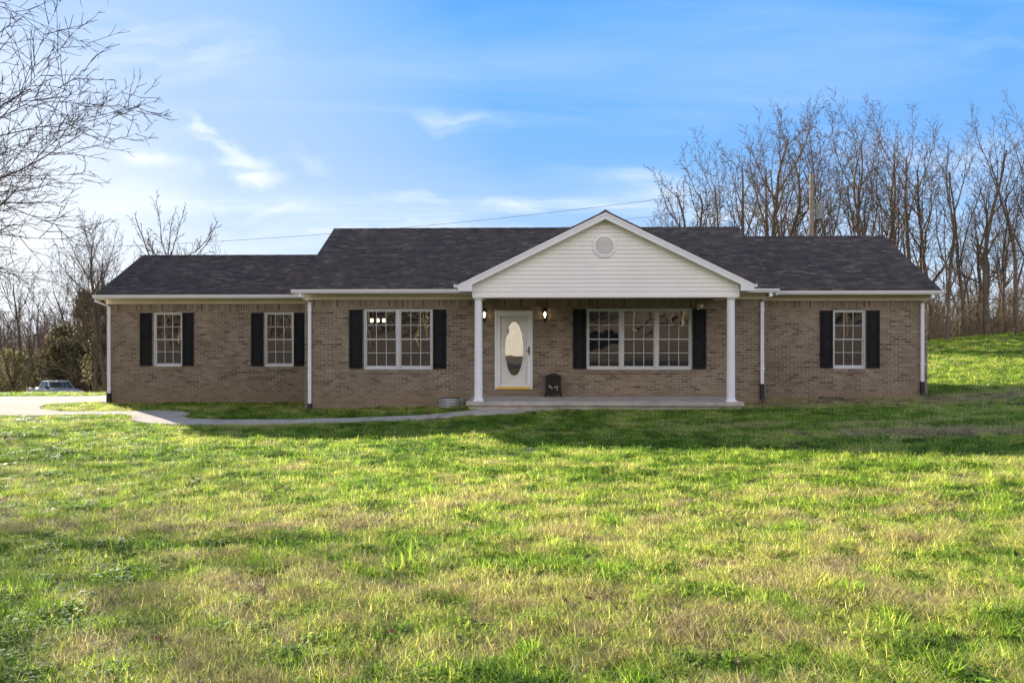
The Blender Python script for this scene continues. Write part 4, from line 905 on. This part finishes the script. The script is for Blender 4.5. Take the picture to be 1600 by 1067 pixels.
# ------------------------------------------------------------------ grass
def blades(kind,seed):
    r=random.Random(seed); V_=[];F_=[]
    def blade(x,y,z,L_,w,az,bend,lean,seg=3):
        dx,dy=math.cos(az),math.sin(az); sx,sy=-dy,dx; th=lean; px,py,pz=x,y,z; i0=len(V_)
        for s in range(seg+1):
            ww=w*(1-(s/seg)**1.6)+.0004
            V_.append((px-sx*ww/2,py-sy*ww/2,pz)); V_.append((px+sx*ww/2,py+sy*ww/2,pz))
            th+=bend/seg; px+=dx*math.sin(th)*L_/seg; py+=dy*math.sin(th)*L_/seg; pz+=math.cos(th)*L_/seg; pz=max(pz,.003)
        for s in range(seg): F_.append((i0+2*s,i0+2*s+1,i0+2*s+3,i0+2*s+2))
    if kind=='tall':
        for _ in range(34):
            a=r.random()*6.283; q=.05*math.sqrt(r.random()); blade(q*math.cos(a),q*math.sin(a),-.005,r.uniform(.05,.15),r.uniform(.003,.005),a+r.gauss(0,.5),r.uniform(.3,1.3),r.uniform(.05,.5))
    if kind=='short':
        for _ in range(44):
            a=r.random()*6.283; q=.085*math.sqrt(r.random()); blade(q*math.cos(a),q*math.sin(a),-.005,r.uniform(.025,.075),r.uniform(.0025,.004),r.random()*6.28,r.uniform(.2,1.2),r.uniform(.1,.8))
    if kind=='thatch':
        for _ in range(46):
            a=r.random()*6.283; q=.10*math.sqrt(r.random()); blade(q*math.cos(a),q*math.sin(a),r.uniform(0,.022),r.uniform(.03,.09),r.uniform(.0015,.0032),r.random()*6.28,r.uniform(-.9,1.2),r.uniform(1.0,1.6))
    if kind=='mixed':
        for _ in range(22):
            a=r.random()*6.283; q=.09*math.sqrt(r.random()); blade(q*math.cos(a),q*math.sin(a),-.003,r.uniform(.03,.08),r.uniform(.003,.0045),r.random()*6.28,r.uniform(.2,1.3),r.uniform(.1,.9))
        for _ in range(26):
            a=r.random()*6.283; q=.09*math.sqrt(r.random()); blade(q*math.cos(a),q*math.sin(a),r.uniform(0,.015),r.uniform(.04,.09),r.uniform(.002,.0035),r.random()*6.28,r.uniform(-.5,1.2),r.uniform(1.0,1.55))
    if kind=='weed':
        for _ in range(34):
            a=r.random()*6.283; q=.07*math.sqrt(r.random()); cx,cy,cz=q*math.cos(a),q*math.sin(a),r.uniform(.01,.035); s=r.uniform(.006,.014); i=len(V_); tl=r.uniform(-.4,.4)
            for k in range(5): b_=k*2*math.pi/5; V_.append((cx+s*math.cos(b_),cy+s*math.sin(b_),cz+s*math.cos(b_)*tl))
            F_.append((i,i+1,i+2,i+3)); F_.append((i,i+3,i+4,i+4)) if False else F_.append((i,i+2,i+3,i+4))
    me=bpy.data.meshes.new('grass_tuft_'+kind); me.from_pydata(V_,[],F_); me.materials.append(M['blade'])
    me.polygons.foreach_set('use_smooth',[True]*len(F_)); me.update()
    return bpy.data.objects.new('grass_tuft_'+kind,me)
pc=bpy.data.collections.new('grass_sources')
kinds=['tall','short','thatch','mixed','weed']; vi={}
names=[]
for k in kinds:
    for s in range(3):
        o=blades(k,s*31+len(k)); o.name='%02d_%s'%(len(names),k); names.append(o.name); vi.setdefault(k,[]).append(len(names)-1); pc.objects.link(o)
def scatter(name,pts,label):
    arr=np.array(pts); me=bpy.data.meshes.new(name); me.vertices.add(len(arr)); me.vertices.foreach_set('co',arr[:,:3].ravel().astype(np.float32))
    for i,nm in ((3,'rz'),(4,'sc'),(5,'tone'),(7,'tilt')):
        a=me.attributes.new(nm,'FLOAT','POINT'); a.data.foreach_set('value',arr[:,i].astype(np.float32))
    a=me.attributes.new('vi','INT','POINT'); a.data.foreach_set('value',arr[:,6].astype(np.int32)); me.update()
    o=bpy.data.objects.new(name,me); COL.objects.link(o); tag(o,label,'grass',kind='stuff')
    ng=bpy.data.node_groups.new(name,'GeometryNodeTree'); ng.interface.new_socket('Geometry',in_out='INPUT',socket_type='NodeSocketGeometry'); ng.interface.new_socket('Geometry',in_out='OUTPUT',socket_type='NodeSocketGeometry')
    gi=ng.nodes.new('NodeGroupInput'); go=ng.nodes.new('NodeGroupOutput'); ip=ng.nodes.new('GeometryNodeInstanceOnPoints'); ci=ng.nodes.new('GeometryNodeCollectionInfo')
    ci.inputs['Collection'].default_value=pc; ci.inputs['Separate Children'].default_value=True; ci.inputs['Reset Children'].default_value=True
    def na(nm,ty):
        n=ng.nodes.new('GeometryNodeInputNamedAttribute'); n.data_type=ty; n.inputs['Name'].default_value=nm; return n.outputs['Attribute']
    cx=ng.nodes.new('ShaderNodeCombineXYZ'); ng.links.new(na('rz','FLOAT'),cx.inputs['Z']); ng.links.new(na('tilt','FLOAT'),cx.inputs['X'])
    er=ng.nodes.new('FunctionNodeEulerToRotation'); ng.links.new(cx.outputs[0],er.inputs[0])
    ng.links.new(gi.outputs[0],ip.inputs['Points']); ng.links.new(ci.outputs[0],ip.inputs['Instance']); ip.inputs['Pick Instance'].default_value=True
    ng.links.new(na('vi','INT'),ip.inputs['Instance Index']); ng.links.new(er.outputs[0],ip.inputs['Rotation']); ng.links.new(na('sc','FLOAT'),ip.inputs['Scale'])
    ng.links.new(ip.outputs[0],go.inputs[0])
    md=o.modifiers.new('tufts','NODES'); md.node_group=ng
    return o
rg=random.Random(77)
def blocked(x,y):
    if inpoly(x,y,PATH) or inpoly(x,y,DRIVE): return True
    if -1.76<x<5.0 and y>-2.16: return True
    if -13.1<x<-6.35 and 2.33<y: return True
    if -6.36<x<6.1 and y>-.02: return True
    if 6<x<10.84 and y>.98: return True
    if abs(x+2.35)<.33 and y>-.4: return True
    return False
def pts_region(den,ok,x0,x1,y0,y1,scl,fade=None):
    out=[]
    for _ in range(int(den*(x1-x0)*(y1-y0))):
        x=rg.uniform(x0,x1); y=rg.uniform(y0,y1)
        if not ok(x,y) or blocked(x,y): continue
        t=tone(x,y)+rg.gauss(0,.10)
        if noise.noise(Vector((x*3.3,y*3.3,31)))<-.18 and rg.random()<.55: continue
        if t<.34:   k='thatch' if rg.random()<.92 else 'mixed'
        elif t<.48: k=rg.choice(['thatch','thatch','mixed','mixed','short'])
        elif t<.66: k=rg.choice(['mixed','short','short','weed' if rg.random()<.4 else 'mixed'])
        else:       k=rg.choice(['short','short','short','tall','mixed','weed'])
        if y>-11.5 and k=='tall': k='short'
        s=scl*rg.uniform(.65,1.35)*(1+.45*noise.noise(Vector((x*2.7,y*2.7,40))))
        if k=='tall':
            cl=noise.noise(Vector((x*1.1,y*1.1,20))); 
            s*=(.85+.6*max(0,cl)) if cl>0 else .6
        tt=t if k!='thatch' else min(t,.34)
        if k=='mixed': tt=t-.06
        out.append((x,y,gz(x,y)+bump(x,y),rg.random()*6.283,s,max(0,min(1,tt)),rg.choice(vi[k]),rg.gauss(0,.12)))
    return out
def fr(margin): return lambda x,y: abs(x)<(y-CAMY)*.62*1.12+margin
pts=pts_region(480,fr(.6),-7,7,-19.2,-14.5,1.0)
pts+=pts_region(230,fr(.8),-11,11,-14.5,-9.5,1.1)
pts+=pts_region(120,fr(1.0),-15,14,-9.5,-3.5,1.25)
pts+=pts_region(60,fr(1.0),-17,17,-3.5,2.4,1.3)
scatter('lawn_grass',pts,'green and straw coloured grass blades of the front lawn')
pts=pts_region(26,lambda x,y:x>10.9 and x<(y-CAMY)*.62+4,10.9,34,1,26,2.1)
pts+=pts_region(30,lambda x,y:True,-30,-13.3,5,12,1.7)
scatter('bank_grass',pts,'bright sunlit grass on the bank and the crest behind the driveway')

# fallen leaves
rl=random.Random(9)
def leaf_mesh(seed):
    r=random.Random(seed); n=9; vs=[(0,0,.012)]; 
    for k in range(n): a=2*math.pi*k/n; q=(.030 if k%2 else .052)*r.uniform(.7,1.25); vs.append((q*math.cos(a)*1.3,q*math.sin(a)*.8,r.uniform(0,.035)))
    me=bpy.data.meshes.new('fallen_leaf'); me.from_pydata(vs,[],[(0,1+k,1+(k+1)%n) for k in range(n)]); me.materials.append(M['leaf']); return me
lms=[leaf_mesh(s) for s in range(6)]
LV=[(403-100,835),(405,920),(460,842),(905,1005-5),(880,940),(920,940),(955,792),(960,797),(690,945),(735,905),(530,895),(640,820),(1165,985),(1150,1040),(1000,890),(850,800),(330,780),(20,842),(1450,800),(1300,850),(960,800),(1390,1010),(610,990),(1520,1050),(1050,860),(250,1000),(120,700),(145,663)]
for (px,py) in LV:
    u=(px-800)/1290.;v=(533.5-py)/1290.; p=R(1.8); d=Vector((math.cos(p)*u-math.sin(p),math.sin(p)*u+math.cos(p),v)); t=1.0
    while CAMZ+d.z*t>gz(d.x*t,CAMY+d.y*t)+.02: t+=.02
    x,y=d.x*t,CAMY+d.y*t
    o=bpy.data.objects.new('fallen_leaf',rl.choice(lms)); COL.objects.link(o); o.location=(x,y,gz(x,y)+bump(x,y)+.025); o.rotation_euler=(rl.uniform(-.5,.5),rl.uniform(-.5,.5),rl.random()*6.28); s=rl.uniform(.4,.8); o.scale=(s,s,s)
    tag(o,'curled dead brown leaf lying in the front lawn','leaf','dead leaves scattered over the lawn')

# ------------------------------------------------------------------ world, sun, camera
w=bpy.data.worlds.new('World'); sc.world=w; w.use_nodes=True; t=w.node_tree; bg=t.nodes['Background']
sky=N(t,'ShaderNodeTexSky',sky_type='NISHITA'); sky.sun_disc=False; sky.sun_elevation=R(SUN_EL); sky.sun_rotation=R(SUN_AZ); sky.altitude=200; sky.air_density=1.0; sky.dust_density=.4; sky.ozone_density=1.6
tc=N(t,'ShaderNodeTexCoord'); sp=N(t,'ShaderNodeSeparateXYZ'); L(t,tc.outputs['Generated'],sp.inputs[0])
WISPS=[(225,245,-10,85,34,1.0),(305,200,-38,70,20,.9),(395,258,-22,100,38,1.0),(350,235,-30,120,40,.35),(730,190,-14,90,26,.55),(790,315,-4,110,24,.7),(640,315,-10,60,18,.5),(420,325,-5,150,24,.5),(1010,285,-6,110,34,.5),(250,60,-15,260,90,.35),(560,370,0,420,40,.45),(1180,340,-3,320,60,.55),(180,300,-12,160,36,.5),(1480,250,0,300,60,.35),(500,240,-35,70,22,.3),(1560,70,5,120,40,.15)]
# clouds: direction projected on a high flat layer, streaked
za=N(t,'ShaderNodeMath',operation='ADD'); za.inputs[1].default_value=.12; L(t,sp.outputs['Z'],za.inputs[0])
dx=N(t,'ShaderNodeMath',operation='DIVIDE'); L(t,sp.outputs['X'],dx.inputs[0]); L(t,za.outputs[0],dx.inputs[1])
dy=N(t,'ShaderNodeMath',operation='DIVIDE'); L(t,sp.outputs['Y'],dy.inputs[0]); L(t,za.outputs[0],dy.inputs[1])
cb=N(t,'ShaderNodeCombineXYZ'); L(t,dx.outputs[0],cb.inputs['X']); L(t,dy.outputs[0],cb.inputs['Y'])
mp=N(t,'ShaderNodeMapping'); mp.inputs['Rotation'].default_value=(0,0,R(-38)); mp.inputs['Scale'].default_value=(.55,1.5,1); mp.inputs['Location'].default_value=(3.1,1.7,0); L(t,cb.outputs[0],mp.inputs['Vector'])
n1=N(t,'ShaderNodeTexNoise'); n1.inputs['Scale'].default_value=.9; n1.inputs['Detail'].default_value=8; n1.inputs['Roughness'].default_value=.55; n1.inputs['Distortion'].default_value=.6; L(t,mp.outputs[0],n1.inputs['Vector'])
# explicit cirrus wisps (azimuth tangent u, elevation tangent v), each a ragged streak
uu=N(t,'ShaderNodeMath',operation='DIVIDE'); L(t,sp.outputs['X'],uu.inputs[0]); ym=N(t,'ShaderNodeMath',operation='MAXIMUM'); ym.inputs[1].default_value=.05; L(t,sp.outputs['Y'],ym.inputs[0]); L(t,ym.outputs[0],uu.inputs[1])
vv_=N(t,'ShaderNodeMath',operation='DIVIDE'); L(t,sp.outputs['Z'],vv_.inputs[0]); L(t,ym.outputs[0],vv_.inputs[1])
uv=N(t,'ShaderNodeCombineXYZ'); L(t,uu.outputs[0],uv.inputs['X']); L(t,vv_.outputs[0],uv.inputs['Y'])
wn=N(t,'ShaderNodeTexNoise'); wn.inputs['Scale'].default_value=9; wn.inputs['Detail'].default_value=6; L(t,uv.outputs[0],wn.inputs['Vector'])
ws=N(t,'ShaderNodeVectorMath',operation='MULTIPLY_ADD'); ws.inputs[1].default_value=(.16,.08,0); L(t,wn.outputs['Color'],ws.inputs[0]); L(t,uv.outputs[0],ws.inputs[2])
last=None
for (px,py,ang,ln,wd,st) in WISPS:
    u_,v_=(px-840)/1290+.08,(533.5-py)/1290+.04
    mpn=N(t,'ShaderNodeMapping',vector_type='TEXTURE'); mpn.inputs['Location'].default_value=(u_,v_,0); mpn.inputs['Rotation'].default_value=(0,0,R(ang)); mpn.inputs['Scale'].default_value=(ln/1290,wd/1290,1); L(t,ws.outputs[0],mpn.inputs['Vector'])
    ln_=N(t,'ShaderNodeVectorMath',operation='LENGTH'); L(t,mpn.outputs[0],ln_.inputs[0])
    mr=N(t,'ShaderNodeMapRange'); mr.interpolation_type='SMOOTHSTEP'; mr.inputs['From Min'].default_value=1.0; mr.inputs['From Max'].default_value=0; mr.inputs['To Min'].default_value=0; mr.inputs['To Max'].default_value=st; L(t,ln_.outputs['Value'],mr.inputs['Value'])
    if last is None: last=mr.outputs[0]
    else:
        mm=N(t,'ShaderNodeMath',operation='ADD'); L(t,last,mm.inputs[0]); L(t,mr.outputs[0],mm.inputs[1]); last=mm.outputs[0]
# fibrous break-up of the wisps
mp2=N(t,'ShaderNodeMapping'); mp2.inputs['Rotation'].default_value=(0,0,R(20)); mp2.inputs['Scale'].default_value=(9,46,1); L(t,ws.outputs[0],mp2.inputs['Vector'])
fb=N(t,'ShaderNodeTexNoise'); fb.inputs['Scale'].default_value=1; fb.inputs['Detail'].default_value=7; L(t,mp2.outputs[0],fb.inputs['Vector'])
fr_=ramp(t,[(.36,(.10,.10,.10)),(.66,(1,1,1))]); L(t,fb.outputs['Fac'],fr_.inputs['Fac'])
wm_=N(t,'ShaderNodeMath',operation='MULTIPLY'); L(t,last,wm_.inputs[0]); L(t,fr_.outputs[0],wm_.inputs[1])
c0=ramp(t,[(.48,(0,0,0)),(.62,(.16,.16,.16)),(.75,(.6,.6,.6))]); L(t,n1.outputs['Fac'],c0.inputs['Fac'])
cr=N(t,'ShaderNodeMath',operation='ADD'); cr.use_clamp=True; L(t,c0.outputs[0],cr.inputs[0]); L(t,wm_.outputs[0],cr.inputs[1])
gr=ramp(t,[(0,(3.5,4.0,4.6)),(.07,(2.6,3.45,4.5)),(.14,(1.55,2.7,4.5)),(.22,(.88,2.15,4.5)),(.36,(.48,1.9,4.6)),(.55,(.22,.95,2.6)),(1,(.16,.6,1.8))]); L(t,sp.outputs['Z'],gr.inputs['Fac'])
cp=N(t,'ShaderNodeMix',data_type='RGBA',blend_type='DARKEN'); cp.inputs[0].default_value=1; cp.inputs[7].default_value=(4.6,4.9,5.2,1); L(t,sky.outputs[0],cp.inputs[6])
nm=N(t,'ShaderNodeMix',data_type='RGBA'); nm.inputs[0].default_value=.92; L(t,cp.outputs[2],nm.inputs[6]); L(t,gr.outputs[0],nm.inputs[7])
# sun glow mixed into the sky colour, low on the sun's side
az_,el_=R(SUN_AZ),R(3)
dt=N(t,'ShaderNodeVectorMath',operation='DOT_PRODUCT'); dt.inputs[1].default_value=(math.sin(az_)*math.cos(el_),math.cos(az_)*math.cos(el_),math.sin(el_)); L(t,tc.outputs['Generated'],dt.inputs[0])
gl=ramp(t,[(.80,(0,0,0)),(.95,(.30,.30,.30)),(1,(.85,.85,.85))]); L(t,dt.outputs['Value'],gl.inputs['Fac'])
m5=N(t,'ShaderNodeMix',data_type='RGBA'); m5.inputs[7].default_value=(4.9,5.0,5.1,1); L(t,gl.outputs[0],m5.inputs[0]); L(t,nm.outputs[2],m5.inputs[6])
mix=N(t,'ShaderNodeMix',data_type='RGBA'); mix.inputs[7].default_value=(4.6,4.9,5.3,1); L(t,cr.outputs[0],mix.inputs[0]); L(t,m5.outputs[2],mix.inputs[6])
# fill light added to the unseen sky behind the camera, for the house front
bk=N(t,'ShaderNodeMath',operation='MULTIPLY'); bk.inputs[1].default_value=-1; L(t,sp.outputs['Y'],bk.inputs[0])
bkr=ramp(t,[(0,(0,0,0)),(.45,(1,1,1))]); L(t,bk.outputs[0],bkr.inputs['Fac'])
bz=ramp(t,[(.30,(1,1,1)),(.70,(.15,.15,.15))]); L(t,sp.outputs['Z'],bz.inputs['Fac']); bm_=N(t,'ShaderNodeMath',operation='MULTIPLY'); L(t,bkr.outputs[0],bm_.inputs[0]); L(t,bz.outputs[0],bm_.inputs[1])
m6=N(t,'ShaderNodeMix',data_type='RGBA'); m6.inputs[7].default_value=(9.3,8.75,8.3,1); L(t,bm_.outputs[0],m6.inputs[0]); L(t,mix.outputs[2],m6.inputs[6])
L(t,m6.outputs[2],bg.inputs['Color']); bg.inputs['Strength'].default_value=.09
sd=bpy.data.lights.new('sun','SUN'); sd.energy=5.0; sd.angle=R(.5); sd.color=(1,.93,.80); so=bpy.data.objects.new('sun',sd); COL.objects.link(so)
az,el=R(SUN_AZ),R(SUN_EL); S=Vector((math.sin(az)*math.cos(el),math.cos(az)*math.cos(el),math.sin(el))); so.rotation_euler=S.to_track_quat('Z','Y').to_euler(); so.location=S*60
cd=bpy.data.cameras.new('camera'); cd.lens=36*1290/1600; cd.sensor_width=36; cd.clip_end=3000; cd.clip_start=.05
co=bpy.data.objects.new('camera',cd); COL.objects.link(co); co.location=(CAMX,CAMY,CAMZ); co.rotation_euler=(R(90),0,R(1.8)); sc.camera=co
sc.view_settings.view_transform='Standard'; sc.view_settings.look='None'; sc.view_settings.exposure=1.36; sc.view_settings.gamma=1
sc.cycles.max_bounces=8; sc.cycles.transparent_max_bounces=16; sc.cycles.use_denoising=True; sc.cycles.denoising_input_passes='RGB_ALBEDO_NORMAL'; sc.cycles.denoising_prefilter='NONE'; sc.cycles.sample_clamp_indirect=6
